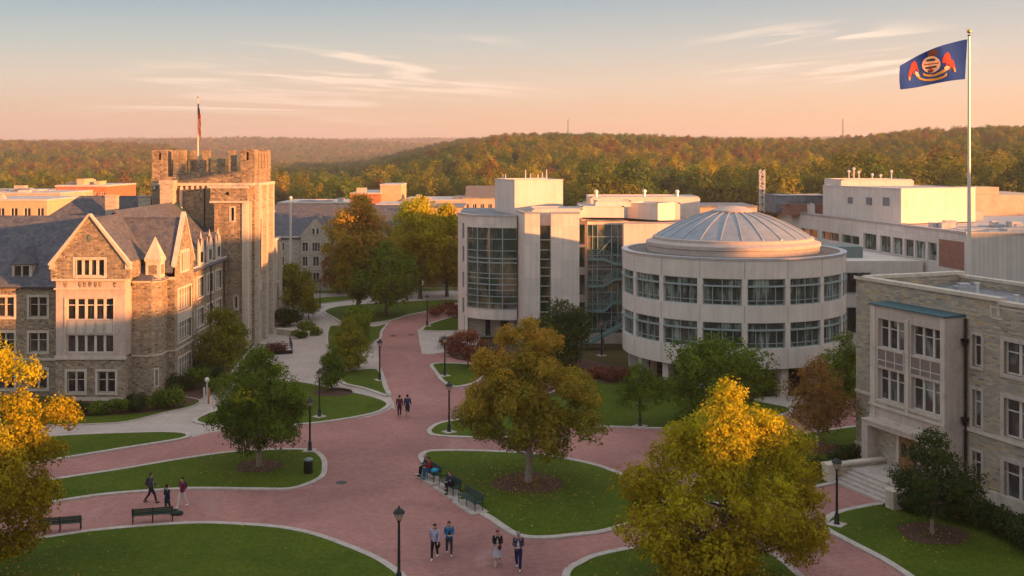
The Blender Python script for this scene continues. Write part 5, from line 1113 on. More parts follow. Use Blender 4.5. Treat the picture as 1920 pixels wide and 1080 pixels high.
# bay with the entrance
O=1.48; fb=Fr(*pt(0,O),*d_)
def sx(x,o=O):
    k=(x-960)/F; p=pt(0,o); return (p[0]-k*p[1])/(k*d_[1]-d_[0])
g1=(sx(1646),sx(1695)); g2=(sx(1708),sx(1765)); WB=dict(cols=3,trans=(.68,),fm=M['framepale'],gm=M['glass_blind'],bar=.06,mull=.16,depth=.35)
ent=(sx(1648),sx(1752),.75,3.4)
ops=[g1+(8.1,9.95),g2+(8.1,9.95),g1+(4.75,6.75),g2+(4.75,6.75)]
us=sorted([3.4,10.1]); wall(b.mb,fb,3.4,10.1,0,10.75,ops,.4,1); 
b.mb.f; 
for o in ops: window(b.r,fb,*o,**WB)
for o in (g1,g2):
    m=MB(); obox(m,fb,o[0],o[1],6.95,7.95,0,.03); sp_=b.part('spandrel_panel',m,m_plain('brown_panel',(.20,.15,.14),.7,0,.1,2)); g3=MB()
    for k in range(4): c=o[0]+(o[1]-o[0])*k/3; obox(g3,fb,c-.03,c+.03,6.9,8.0,.03,.06)
    obox(g3,fb,o[0],o[1],7.28,7.33,.03,.06); g3.build('panel_grid',M['framepale'],sp_)
    obox(tr,fb,o[0]-.1,o[1]+.1,4.58,4.75,0,.1); obox(tr,fb,o[0],o[1],8.0,8.12,0,.08)
obox(tr,fb,3.35,10.15,3.4,3.62,0,.12); obox(tr,fb,3.35,10.15,4.25,4.42,0,.14); obox(tr,fb,3.38,3.85,0,10.7,0,.06); obox(tr,fb,9.75,10.12,0,10.7,0,.06)
obox(tr,fb,(g1[1]+g2[0])/2-.16,(g1[1]+g2[0])/2+.16,4.4,10.2,0,.09)
b.wall(Fr(*pt(10.1,O),-n_[0],-n_[1]),0,O,0,10.75,mi=1); b.wall(Fr(*pt(3.4,0),*n_),0,O,0,10.75,mi=1)
cr=MB(); zt=10.78
cr.hexa([pt(3.3,0)+(zt,),pt(3.3,O+.15)+(zt,),pt(10.2,O+.15)+(zt,),pt(10.2,0)+(zt,),pt(3.3,0)+(zt+.13,),pt(3.3,O+.15)+(zt+.07,),pt(10.2,O+.15)+(zt+.07,),pt(10.2,0)+(zt+.13,)])
b.part('copper_roof',cr,M['copper'])
dk=MB(); fd=fb   # porch: dark recess built as a real opening in front of the bay wall
porch=MB(); wall(porch,Fr(*pt(0,O+.02),*d_),3.9,9.7,0,3.4,[ent],.02,0); 
# deep recess box
e0,e1=ent[0],ent[1]; 
b.end(); b.part('stone_trim',tr,M['lime_trim'])
po=MB(); fo=Fr(*pt(0,O+.9),*d_)
wall(po,fo,3.6,9.9,0,3.4,[(e0,e1,.0,3.15)],.9,0); obox(po,fo,3.6,9.9,3.4,3.5,-.9,.06); po.face([pt(3.6,O)+(0,),pt(3.6,O+.9)+(0,),pt(3.6,O+.9)+(3.4,),pt(3.6,O)+(3.4,)]); po.face([pt(9.9,O+.9)+(0,),pt(9.9,O)+(0,),pt(9.9,O)+(3.4,),pt(9.9,O+.9)+(3.4,)])
pc=b.part('porch',po,M['lime_pink'])
ib_=MB(); fi=Fr(*pt(0,O+.04),*d_); ib_.face([fi.p(e0,.75),fi.p(e1,.75),fi.p(e1,3.2),fi.p(e0,3.2)]); ib_.build('porch_wall',M['stone_right'],pc)
dw=MB(); dx=sx(1690,O+.04); obox(dw,fi,dx-.1,dx+1.5,.75,2.95,0,.06); do=b.part('wooden_door',dw,m_plain('oak_door',(.25,.12,.05),.6,0,.3,4)); df=MB(); obox(df,fi,dx-.35,dx-.1,.75,3.1,0,.12); obox(df,fi,dx+1.5,dx+1.75,.75,3.1,0,.12); obox(df,fi,dx-.1,dx+1.5,2.95,3.1,0,.12); df.build('door_frame',M['lime_trim'],do)
dg=MB(); obox(dg,fi,dx+.1,dx+.5,1.6,2.5,.06,.075); obox(dg,fi,dx+.85,dx+1.25,1.6,2.5,.06,.075); dg.build('door_pane',M['glass'],do)
dp=MB(); q=pt(10.32,.14); dp.tube([q+(10.7,),q+(.2,)],.08,8); 
for z in (9.25,4.55): c=pt(10.32,.2); dp.lathe(c[0],c[1],[(.08,z-.25),(.2,z),(.24,z+.22),(0,z+.22)],8)
b.part('downpipe',dp,M['black'])
def rooftop(name,label,cat,boxes,mat):
    m=MB()
    for q in boxes: m.box(*q)
    return tag(m.build(name,M[mat],bevel=.02),label,cat)
X,Y=XA(1806,74.5),74.5
rooftop('rooftop_unit','small grey rooftop air unit by the north parapet of the stone building','rooftop unit',[(X-.5,X+.6,Y-.4,Y+.5,11.3,11.75),(X-.3,X+.4,Y-.3,Y+.3,11.75,11.95),(X+.7,X+.95,Y-.1,Y+.2,11.3,12.0)],'cap')
for (px,D,h,lb) in ((1833,72,.9,'short pale vent pipe beside the rooftop air unit'),(1906,67,.75,'pale vent pipe on the roof near the right edge')):
    m=MB(); X=XA(px,D); m.tube([(X,D,11.3),(X,D,11.3+h)],.11,8); m.tube([(X,D,11.3+h),(X,D,11.38+h)],.16,8); tag(m.build('vent_pipe',M['polewhite']),lb,'vent pipe')
# steps
st=thing('entrance_steps','pale stone steps and landing between low walls at the stone building door','steps',pt(7.6,4)+(0,))
m=MB(); fz=Fr(*pt(0,0),*d_); obox(m,fz,4.9,10.4,0,.75,1.5,4.3); m.build('landing',M['kerb'],st)
m=MB()
for i in range(5): obox(m,fz,4.9,10.4,0,.75-.15*(i+1)+.001*i,4.3+.34*i,4.3+.34*(i+1))
m.build('stair_flight',M['kerb'],st)
for (a,c) in ((4.45,4.9),(10.4,10.85)):
    m=MB(); obox(m,fz,a,c,0,.95,1.5,5.7); w_=m.build('cheek_wall',M['stone_right'],st); m=MB(); obox(m,fz,a-.06,c+.06,.95,1.1,1.45,5.3); m.build('coping',M['lime_trim'],w_)
    m=MB(); obox(m,fz,a-.12,c+.12,0,1.0,5.3,6.0); obox(m,fz,a-.18,c+.18,1.0,1.15,5.24,6.06); m.build('pier',M['lime_trim'],w_)
# ================= far campus buildings and town
def far(name,label,x0,x1,yt,D,dep,mat,roof='roofwhite',rows=0,cols=0,group=None,extra=(),rot=0,cat='building',yb=None,band=True):
    X0,X1,Z1=XA(x0,D),XA(x1,D),ZA(yt,D); r=thing(name,label,cat,((X0+X1)/2,D,0),0,group); mb=MB(); f=Fr(X0,D,1,0); L=X1-X0; ws=[]
    if rows:
        top=Z1-1.0
        for i in range(rows):
            for j in range(cols):
                u=L*(j+.5)/cols; ww=L/cols*.27; z=top-1.7-i*3.1
                if z>0: ws.append((u-ww,u+ww,z,z+1.6))
    wall(mb,f,0,L,0,Z1,ws,.2); wall(mb,Fr(X1,D,0,1),0,dep,0,Z1); wall(mb,Fr(X0,D+dep,0,-1),0,dep,0,Z1); wall(mb,Fr(X1,D+dep,-1,0),0,L,0,Z1); mb.build('wall',M[mat],r)
    for w_ in ws: window(r,f,*w_,cols=2,fm=M['framepale'],gm=M['glass'],bar=.1,depth=.18)
    m=MB(); m.box(X0-.1,X1+.1,D-.1,D+dep+.1,Z1,Z1+.3); rf_=m.build('roof',M[roof],r)
    for (a,c,yy,dz,dd,mt) in extra:
        m=MB(); m.box(XA(a,D+dz),XA(c,D+dz),D+dz,D+dz+dd,Z1,ZA(yy,D+dz)); m.box(XA(a,D+dz)-.1,XA(c,D+dz)+.1,D+dz-.1,D+dz+dd+.1,ZA(yy,D+dz),ZA(yy,D+dz)+.15); m.build('penthouse',M[mt],rf_)
    g=random.Random(int(x0*7+D))
    for i in range(int(L/6)):
        a=g.uniform(.5,L-3); c=g.uniform(.8,2.4); y_=D+g.uniform(.8,dep*.6); m=MB(); m.box(X0+a,X0+a+c,y_,y_+g.uniform(.8,2),Z1+.3,Z1+.3+g.uniform(.35,1.1)); m.build('roof_unit',M[g.choice(['cap','roofwhite','roofgrey','tanwall'])],rf_)
    return r
far('flat_roofed_block','peach lit low block with dark openings at the left edge',-60,88,377,185,16,'peach',rows=1,cols=6)
far('flat_roofed_block','wide flat white roofed block at the far left behind the hall',-160,112,364,215,26,'tanwall',rows=1,cols=10,extra=[(20,40,358,6,4,'roofgrey'),(60,72,357,9,4,'roofwhite'),(-40,-10,358,6,6,'roofgrey'),(80,92,358,12,3,'peach')])
far('orange_brick_block','orange brick block with a stair tower on its roof behind the slate roofs',104,200,350,232,18,'brickorange',rows=2,cols=7,extra=[(124,136,343,4,5,'peach'),(144,158,337,2,5,'peach'),(178,186,341,4,4,'peach')])
far('flat_roofed_block','long low pale roofed block left of the brick boxes',520,660,382,262,20,'tanwall',rows=1,cols=10,extra=[(560,620,378,5,6,'roofgrey')])
far('red_brick_block','plain red brick box standing above the tree tops',657,713,364,240,20,'brickorange')
far('orange_tower_block','taller bright orange box beside the red brick one',713,752,348,242,12,'peach',extra=[(715,750,346.5,1,9,'peach')])
far('flat_roofed_block','grey block below the bright orange box',705,760,385,225,12,'tanwall',rows=1,cols=5)
far('flat_roofed_block','peach block with a grey roof box between the golden trees and the white building',752,868,390,205,14,'peach',roof='roofgrey',rows=1,cols=5,extra=[(799,815,380,2,4,'roofgrey'),(770,798,383,3,5,'tanwall')])
far('flat_roofed_block','low white roofed block beyond the peach one',755,930,377,270,22,'tanwall',rows=1,cols=12,extra=[(850,890,370,5,8,'roofgrey'),(800,806,372,3,3,'peach')])
r=far('gabled_lab_building','brown gable roofed building just left of the tall white roof box',868,940,372,230,14,'tanwall',roof='roofgrey',rows=1,cols=5); m=MB(); gable_roof(m,XA(872,231),XA(936,231),231,243,ZA(372,230),ZA(348,237),'x'); m.build('pitched_roof',M['roofdark'],r)
far('flat_roofed_block','pale block at the far right behind the roof boxes',1840,1990,384,190,20,'tanwall',rows=1,cols=8,extra=[(1850,1880,378,3,5,'roofwhite')])
far('flat_roofed_block','long low block glimpsed between the round dome and the woodland',1090,1420,389,205,14,'tanwall',roof='roofgrey')
rnd=random.Random(4)
hm=[m_plain('house_white',(.6,.55,.5)),M['tanwall'],m_plain('house_grey',(.35,.33,.32))]
for i in range(30):
    px=rnd.uniform(516,705); D=rnd.uniform(1460,1640); X=XA(px,D); z=float(terr(X,D)); w_,h_=rnd.uniform(6,13),rnd.uniform(4,7); r=thing('valley_house','tiny pale house in the valley gap between the tower and the wooded hill','house',(X,D,z),0,'tiny pale houses in the valley gap')
    m=MB(); m.box(X-w_/2,X+w_/2,D-4,D+4,z-4,z+h_); m.build('wall',hm[i%3],r); m=MB(); gable_roof(m,X-w_/2,X+w_/2,D-4,D+4,z+h_,z+h_+2.6,'x'); m.build('roof',M['roofdark'],r)
for (px,D,h,lb) in ((1065,1150,26,'thin radio mast on the crest of the middle hill'),(1580,960,24,'thin radio mast on the right hand ridge')):
    X=XA(px,D); z=float(terr(X,D)); m=MB(); zt=z+h
    for c in ((-.7,-.7),(.7,-.7),(0,.8)): m.tube([(X+c[0],D+c[1],z),(X+c[0]*.3,D+c[1]*.3,zt)],.16,4)
    for k in range(8): m.tube([(X-.7,D-.7,z+k*h/8),(X+.7,D-.7,z+(k+1)*h/8)],.1,4)
    tag(m.build('radio_mast',M['mull_dark']),lb,'mast')
# shade casters: unseen blocks added beyond the right edge, heights set for their shade
uu=(math.sin(SAZ),-math.cos(SAZ)); fc=Fr(uu[0]*80,uu[1]*80,.5,.866)
for (t0,t1,h,lb) in CAST:
    r=thing('added_shade_block',lb,'building',fc.p((t0+t1)/2,0,6)); m=MB(); obox(m,fc,t0,t1,0,h-.5,0,14); m.build('wall',M['stone_pale'],r); m=MB(); obox(m,fc,t0-.2,t1+.2,h-.5,h,-.2,14.2); m.build('roof',M['roofgrey'],r)
# ================= street furniture
def lamp():
    r=thing('lamp_post','x','street lamp'); m=MB()
    m.lathe(0,0,[(.17,0),(.17,.08),(.13,.14),(.13,.55),(.09,.62),(.075,.7),(.06,2.7),(.055,2.95),(.09,3.0),(.09,3.05)],12); m.build('pole',M['darkmetal'],r,smooth=True)
    m=MB(); m.lathe(0,0,[(.08,3.05),(.17,3.16),(.21,3.3),(.20,3.42)],8); g=m.build('lantern',m_plain('lamp_lens',(.42,.34,.27),.35,0,.1,3,.5),r,smooth=True)
    m=MB()
    for k in range(8): a=k*PI/4; m.tube([(.09*math.cos(a),.09*math.sin(a),3.06),(.215*math.cos(a),.215*math.sin(a),3.3),(.215*math.cos(a),.215*math.sin(a),3.43)],.012,4)
    m.build('lantern_frame',M['darkmetal'],g)
    m=MB(); m.lathe(0,0,[(.29,3.42),(.27,3.47),(.15,3.60),(.06,3.64),(.05,3.70),(.0,3.78)],12); m.build('lamp_hood',M['darkmetal'],r,smooth=True)
    m=MB(); m.box(-.42,.42,-.42,.42,.0,.05); m.build('footing',M['kerb'],r)
    return r
L0=lamp(); fst=True
for (x,y,lb) in ((748,1099,'dark green lamp post nearest the camera, standing by the bottom left lawn'),(581,847,'lamp post at the right tip of the long lawn with the bin'),(599,783,'lamp post on the pointed lawn left of the two walkers'),
    (842,812,'lamp post left of the big central tree'),(712,714,'lamp post at the edge of the narrowing brick walk'),(834,706,'lamp post on the small rounded lawn by the red shrubs'),(801,612,'lamp post beside the curved glass bay building lawn'),
    (1569,986,'lamp post in front of the stone entrance steps'),(1200,801,'lamp post on the green lawn below the round building'),(600,576,'small far lamp post under the trees beside the tower forecourt'),(1128,668,'far lamp post beside the outdoor staircase')):
    o=L0 if fst else copy_tree(L0); fst=False; X,Y=G(x,y); o.location=(X,Y,.07); o.rotation_euler=(0,0,.4*x); o['label']=lb; o['group']='green lamp posts along the walks'
def bench():
    r=thing('park_bench','x','bench'); m=MB()
    for k in range(5): m.box(-1.1,1.1,-.02+k*.1,.06+k*.1,.43,.47)
    m.build('seat',M['benchgreen'],r); m=MB()
    for k in range(4): z=.52+k*.095; m.hexa([(-1.1,-.08-k*.02,z),(1.1,-.08-k*.02,z),(1.1,-.05-k*.02,z),(-1.1,-.05-k*.02,z),(-1.1,-.10-k*.02,z+.08),(1.1,-.10-k*.02,z+.08),(1.1,-.07-k*.02,z+.08),(-1.1,-.07-k*.02,z+.08)])
    m.build('backrest',M['benchgreen'],r)
    for x in (-1.05,0,1.05):
        m=MB(); m.tube([(x,.42,.0),(x,.42,.44)],.025,5); m.tube([(x,-.05,0),(x,-.06,.44),(x,-.17,.92)],.025,5); m.tube([(x,-.05,.42),(x,.42,.42)],.022,5); m.build('leg',M['black'],r)
        if x:
            m=MB(); m.tube([(x,-.1,.66),(x,.42,.66),(x,.42,.44)],.024,5); m.build('arm',M['black'],r)
    return r
B0=bench(); fst=True
for (X,Y,rz,lb) in ((*G(286,981),.26,'dark green bench seen from behind next to three people on the brick'),(*G(112,999),.26,'dark green bench half hidden by the yellow maple'),
    (-4.97,70.75,rad(117),'bench at the lawn edge with two people sitting close together'),(-3.62,68.0,rad(117),'middle bench at the lawn edge with one person sitting cross legged'),(-2.25,65.1,rad(119),'empty dark green bench at the lower end of the row on the lawn edge')):
    o=B0 if fst else copy_tree(B0); fst=False; o.location=(X,Y,.02 if rz<1 else .10); o.rotation_euler=(0,0,rz); o['label']=lb; o['group']='dark green park benches'
for (X,Y,lb) in ((-4.97,70.75,'concrete pad under the upper bench'),(-3.62,68.0,'concrete pad under the middle bench'),(-2.25,65.1,'concrete pad under the empty bench')):
    c,s_=math.cos(rad(117)),math.sin(rad(117)); q=[(X+x*c-y*s_,Y+x*s_+y*c) for x,y in ((-1.35,-.35),(1.35,-.35),(1.35,.75),(-1.35,.75))]; sheet('bench_pad',q,.105,M['kerb'],lb,'pad',.1)
X,Y=G(578,889); r=thing('litter_bin','dark green cylindrical litter bin on the long lawn','litter bin',(X,Y,.07)); m=MB(); m.lathe(X,Y,[(.27,.07),(.30,.12),(.30,.88),(.27,.9)],20); m.build('body',M['darkmetal'],r,smooth=True)
m=MB(); m.lathe(X,Y,[(.32,.9),(.32,.96),(.2,1.03),(.0,1.05)],20); m.build('lid',M['mull_dark'],r,smooth=True)
X,Y=G(388,759); r=thing('globe_lamp','short post with a white globe in front of the green thicket','street lamp',(X,Y,0)); m=MB(); m.tube([(X,Y,0),(X,Y,1.9)],.05,8); m.build('pole',M['polewhite'],r); m=MB(); m.sphere((X,Y,2.05),.2,12); m.build('globe',M['polewhite'],r,smooth=True)
for x,mt,lb in ((383,'polewhite','white marker post beside the globe lamp'),(391,'brickorange','orange marker post beside the globe lamp')):
    X,Y=G(x,757); m=MB(); m.tube([(X,Y,0),(X,Y,1.25)],.09,8); m.sphere((X,Y,1.25),.09,8); tag(m.build('marker_post',M[mt]),lb,'post')
# forecourt wall and railing
m=MB(); a,c=G(522,626),G(577,632); fr=fr2(a,c); obox(m,fr,0,fr.len,0,.55,-.3,.3); obox(m,fr,-.05,fr.len+.05,.55,.65,-.35,.35); tag(m.build('low_wall',M['lime_trim']),'low pale stone wall in front of the dark round bush','wall')
r=thing('ramp_railing','black railing and wall of the sunken ramp beside the tower','railing',G(515,662)+(0,)); m=MB(); a,c=G(470,668),G(548,663); fr=fr2(a,c); L=fr.len; obox(m,fr,0,L,0,.35,-.1,.1); m.build('kerb_wall',M['black'],r)
m=MB()
for z in (.6,.85,1.1): m.tube([fr.p(0,z),fr.p(L,z)],.03,5)
for k in range(9): m.tube([fr.p(L*k/8,0),fr.p(L*k/8,1.12)],.03,5)
e=G(543,648); fr=fr2(c,e); 
for z in (.6,.85,1.1): m.tube([fr.p(0,z),fr.p(fr.len,z)],.03,5)
for k in range(4): m.tube([fr.p(fr.len*k/3,0),fr.p(fr.len*k/3,1.12)],.03,5)
m.build('rails',M['black'],r)
X,Y=G(594,556); m=MB(); m.tube([(X,Y,0),(X,Y,.05)],.1,6); m.lathe(X,Y,[(.0,2.3),(.2,2.1),(.05,1.9),(.05,0)],8); tag(m.build('small_post',M['darkmetal']),'slim dark post far down the path by the college','post')
X=XA(545,150); r=thing('bare_flagpole','tall bare white pole standing in front of the gabled college','pole',(X,150,0)); m=MB(); m.tube([(X,150,0),(X,150,ZA(372,150))],[.22,.14],8); m.build('pole',M['polewhite'],r,smooth=True); m=MB(); m.sphere((X,150,ZA(371,150)),.26,8); m.build('finial',M['polewhite'],r)
m=MB(); pts=[(-.6,0),(.5,-.1),(.75,.35),(-.2,.5)]
for (x,y) in ((618,615),): pass
def rock(x,y,s,lb,seed):
    g=np.random.default_rng(seed); m=MB(); X,Y=G(x,y); m.sphere((0,0,.15*s),(.6*s,.45*s,.35*s),8); m.v=[(X+a*(1+.15*math.sin(7*b_+seed)),Y+b_*(1+.15*math.sin(5*a)),max(0,c)) for a,b_,c in m.v]; tag(m.build('boulder',M['kerb']),lb,'boulder')
rock(571,610,1.1,'pale boulder among the low shrubs by the tower forecourt',1); rock(596,625,1.0,'pale boulder at the tip of the shrub bed',2)
# ================= flags
X0=XA(1817,84); r=thing('flagpole','tall pale flagpole with a gilded ball behind the stone building','flagpole',(X0,84,0)); m=MB(); m.tube([(X0,84,0),(X0,84,13),(X0,84,29.4)],[.17,.15,.075],14); m.build('pole',M['polewhite'],r,smooth=True)
m=MB(); m.sphere((X0,84,29.75),.17,12); m.build('ball_finial',M['gold'],r,smooth=True); m=MB(); m.tube([(X0,84,29.38),(X0,84,29.5)],.11,8); m.build('truck',M['black'],r)
def fp(x,y,off=0):                                              # flag drawing units (0..885 from hoist, 0..) to the cloth surface
    px=1640+x/6.75; py=30+y/6.75; u=(1170-x)/885.0
    Yw=84-.05+.30*math.sin(u*7.5+y*.004)*min(1,u*2.5)-.35*u; return ((px-960)/F*84,Yw-off,H-(py-YH)/F*84)
def ftop(u): return 295+340*max(u,0)**1.45+6*math.sin(u*9)
def fbot(u): return 800+135*u-8*math.sin(u*6)
m=MB(); NU,NV=36,16; P_=[[fp(1170-885*i/NU-(14*math.sin(j/NV*3) if i==NU else 0)+(-30*(j/NV)*(1-i/NU)),ftop(i/NU)+(fbot(i/NU)-ftop(i/NU))*j/NV) for j in range(NV+1)] for i in range(NU+1)]
for i in range(NU):
    for j in range(NV): m.face([P_[i][j],P_[i+1][j],P_[i+1][j+1],P_[i][j+1]])
# merge verts for smooth cloth
import bmesh
fo_=m.build('state_flag',m_plain('flag_blue',(.012,.050,.26),.75,0,.12,1.5,.1)); bm=bmesh.new(); bm.from_mesh(fo_.data); bmesh.ops.remove_doubles(bm,verts=bm.verts,dist=1e-4); bm.to_mesh(fo_.data); bm.free(); fo_.data.polygons.foreach_set('use_smooth',[True]*len(fo_.data.polygons))
tag(fo_,'dark blue flag with a round crest between two red horses, streaming left','flag')
def patch(name,polys,mat,off=.03):
    mb=MB()
    for pl in polys:
        for t in geometry.tessellate_polygon([[Vector((a,c,0)) for a,c in pl]]):
            q=ccw([pl[i] for i in t])
            # split each triangle finely so that it follows the cloth
            A,B,C=[np.array(v,float) for v in q]; k=3
            for i in range(k):
                for j in range(k-i):
                    f_=lambda a,c:tuple(A+(B-A)*a/k+(C-A)*c/k)
                    mb.face([fp(*f_(i,j),off),fp(*f_(i,j+1),off),fp(*f_(i+1,j),off)])
                    if i+j<k-1: mb.face([fp(*f_(i+1,j),off),fp(*f_(i,j+1),off),fp(*f_(i+1,j+1),off)])
    return mb.build(name,mat,fo_)
def ell(cx,cy,rx,ry,n=20,a0=0,a1=2*PI): return [(cx+rx*math.cos(a0+(a1-a0)*k/n),cy+ry*math.sin(a0+(a1-a0)*k/n)) for k in range(n)]
red=m_plain('flag_red',(.33,.035,.022),.75); cream=m_plain('flag_cream',(.66,.48,.33),.75); brown=m_plain('flag_brown',(.10,.035,.02),.75); goldf=m_plain('flag_gold',(.42,.25,.05),.75); dark=m_plain('flag_dark',(.03,.035,.06),.75)
patch('horse',[[(895,460),(930,485),(945,545),(985,570),(1000,640),(1010,700),(985,715),(965,660),(925,635),(880,600),(830,600),(825,560),(850,500)]],red)
patch('horse',[[(500,565),(525,590),(545,650),(510,690),(470,700),(440,770),(425,815),(402,815),(405,740),(435,670),(460,600)]],red)
patch('horse_leg',[[(930,600),(950,640),(925,690),(912,688),(930,640)],[(880,590),(895,630),(870,660),(858,655),(872,625)],[(520,640),(540,660),(560,700),(548,706),(520,672)],[(475,690),(492,705),(500,745),(488,745),(470,712)]],red,.035)
patch('hoof',[[(975,650),(1000,660),(1012,710),(985,712)],[(402,775),(432,775),(425,820),(404,820)]],goldf,.045)
patch('eagle',[[(650,470),(690,440),(750,425),(765,450),(755,500),(735,520),(690,515),(655,520)]],brown)
patch('shield',[ell(700,618,106,104)],cream,.035)
patch('shield_bands',[[(640,560),(700,540),(740,545),(745,570),(650,580)],[(635,650),(760,630),(765,655),(640,675)],[(660,690),(740,680),(720,715),(680,720)]],dark,.05); patch('shield_stripe',[[(620,612),(785,595),(785,608),(622,625)],[(680,660),(715,655),(720,700),(690,705)]],red,.055)
patch('ribbon',[[(500,715),(560,740),(580,785),(650,800),(760,790),(850,760),(890,720),(890,760),(830,800),(720,825),(620,820),(560,800),(505,745)],[(605,720),(660,740),(740,740),(820,700),(880,650),(920,640),(925,665),(860,715),(760,765),(680,770),(620,755)]],goldf,.04)
patch('ribbon_end',[[(505,700),(545,712),(560,760),(520,765)],[(850,655),(890,635),(925,650),(900,690),(860,690)]],cream,.05)
X0=XA(371,125); Z0=18.5; r=thing('tower_flagpole','thin flagpole rising from the middle of the battlemented tower','flagpole',(X0,125,17.4)); m=MB(); m.tube([(X0,125,17.4),(X0,125,26.8)],[.12,.06],8); m.build('pole',M['polewhite'],r); m=MB(); m.sphere((X0,125,26.9),.12,8); m.build('finial',M['gold'],r)
m=MB(); zt,zb=26.2,22.7; nf=6
for k in range(nf):
    a=X0+.05+.05*k; c=a+.05; y0=125+(.12 if k%2 else -.1); y1=125+(-.1 if k%2 else .12); drop=.5*k
    for j in range(6):
        z1=zt-drop*.55-(zt-zb-drop*.25)*j/6; z2=zt-drop*.55-(zt-zb-drop*.25)*(j+1)/6
        m.face([(a,y0,z2),(c,y1,z2),(c,y1,z1),(a,y0,z1)],(2 if j<2 and k<4 else (k+j)%2))
fl=m.build('drooping_flag',[m_plain('flag_red2',(.42,.05,.04),.8),m_plain('flag_white',(.55,.42,.38),.8),dark]); tag(fl,'red and white striped flag hanging limp from the tower flagpole','flag')
# ================= people
SK=m_plain('skin',(.42,.24,.17),.6,0,.05,4); SKD=m_plain('skin_tan',(.30,.16,.11),.6,0,.05,4)
def cm(name,c): return m_plain(name,c,.85,0,.12,8,.1)
def jt_walk(st=.30,arm=.22,flip=1):
    J={'pel':(0,0,.95),'sp':(0,.01,1.12),'ch':(0,.01,1.34),'nk':(0,.01,1.50),'hd':(0,.03,1.64)}
    for s,k in ((-1,'L'),(1,'R')):
        w=s*flip
        J['sh'+k]=(s*.18,0,1.43); J['el'+k]=(s*.24,-w*arm*.35-.02,1.16); J['wr'+k]=(s*.23,-w*arm+.10,.94)
        J['hp'+k]=(s*.09,0,.92); J['kn'+k]=(s*.10,w*st*.5+.06,.50); J['an'+k]=(s*.09,w*st-(.02 if w>0 else .04),.085 if w>0 else .13)
    return J
def jt_hold(st=.28,flip=1):
    J=jt_walk(st,.1,flip)
    for s,k in ((-1,'L'),(1,'R')): J['el'+k]=(s*.23,.02,1.17); J['wr'+k]=(s*.09,.27,1.13)
    return J
def jt_sit(cross=False,lean=.1,sp=.12):
    J={'pel':(0,0,.54),'sp':(0,.03,.72),'ch':(0,.03+lean*.7,.94),'nk':(0,.05+lean,1.09),'hd':(0,.09+lean,1.22)}
    for s,k in ((-1,'L'),(1,'R')):
        J['sh'+k]=(s*.17,.04+lean*.8,1.02); J['el'+k]=(s*.22,.10+lean,.78); J['wr'+k]=(s*.10,.34+lean,.74)
        J['hp'+k]=(s*.09,.03,.53); J['kn'+k]=(s*sp,.46,.56); J['an'+k]=(s*sp,.50,.10)
    if cross: J['knR']=(.02,.50,.64); J['anR']=(-.26,.66,.42)
    return J
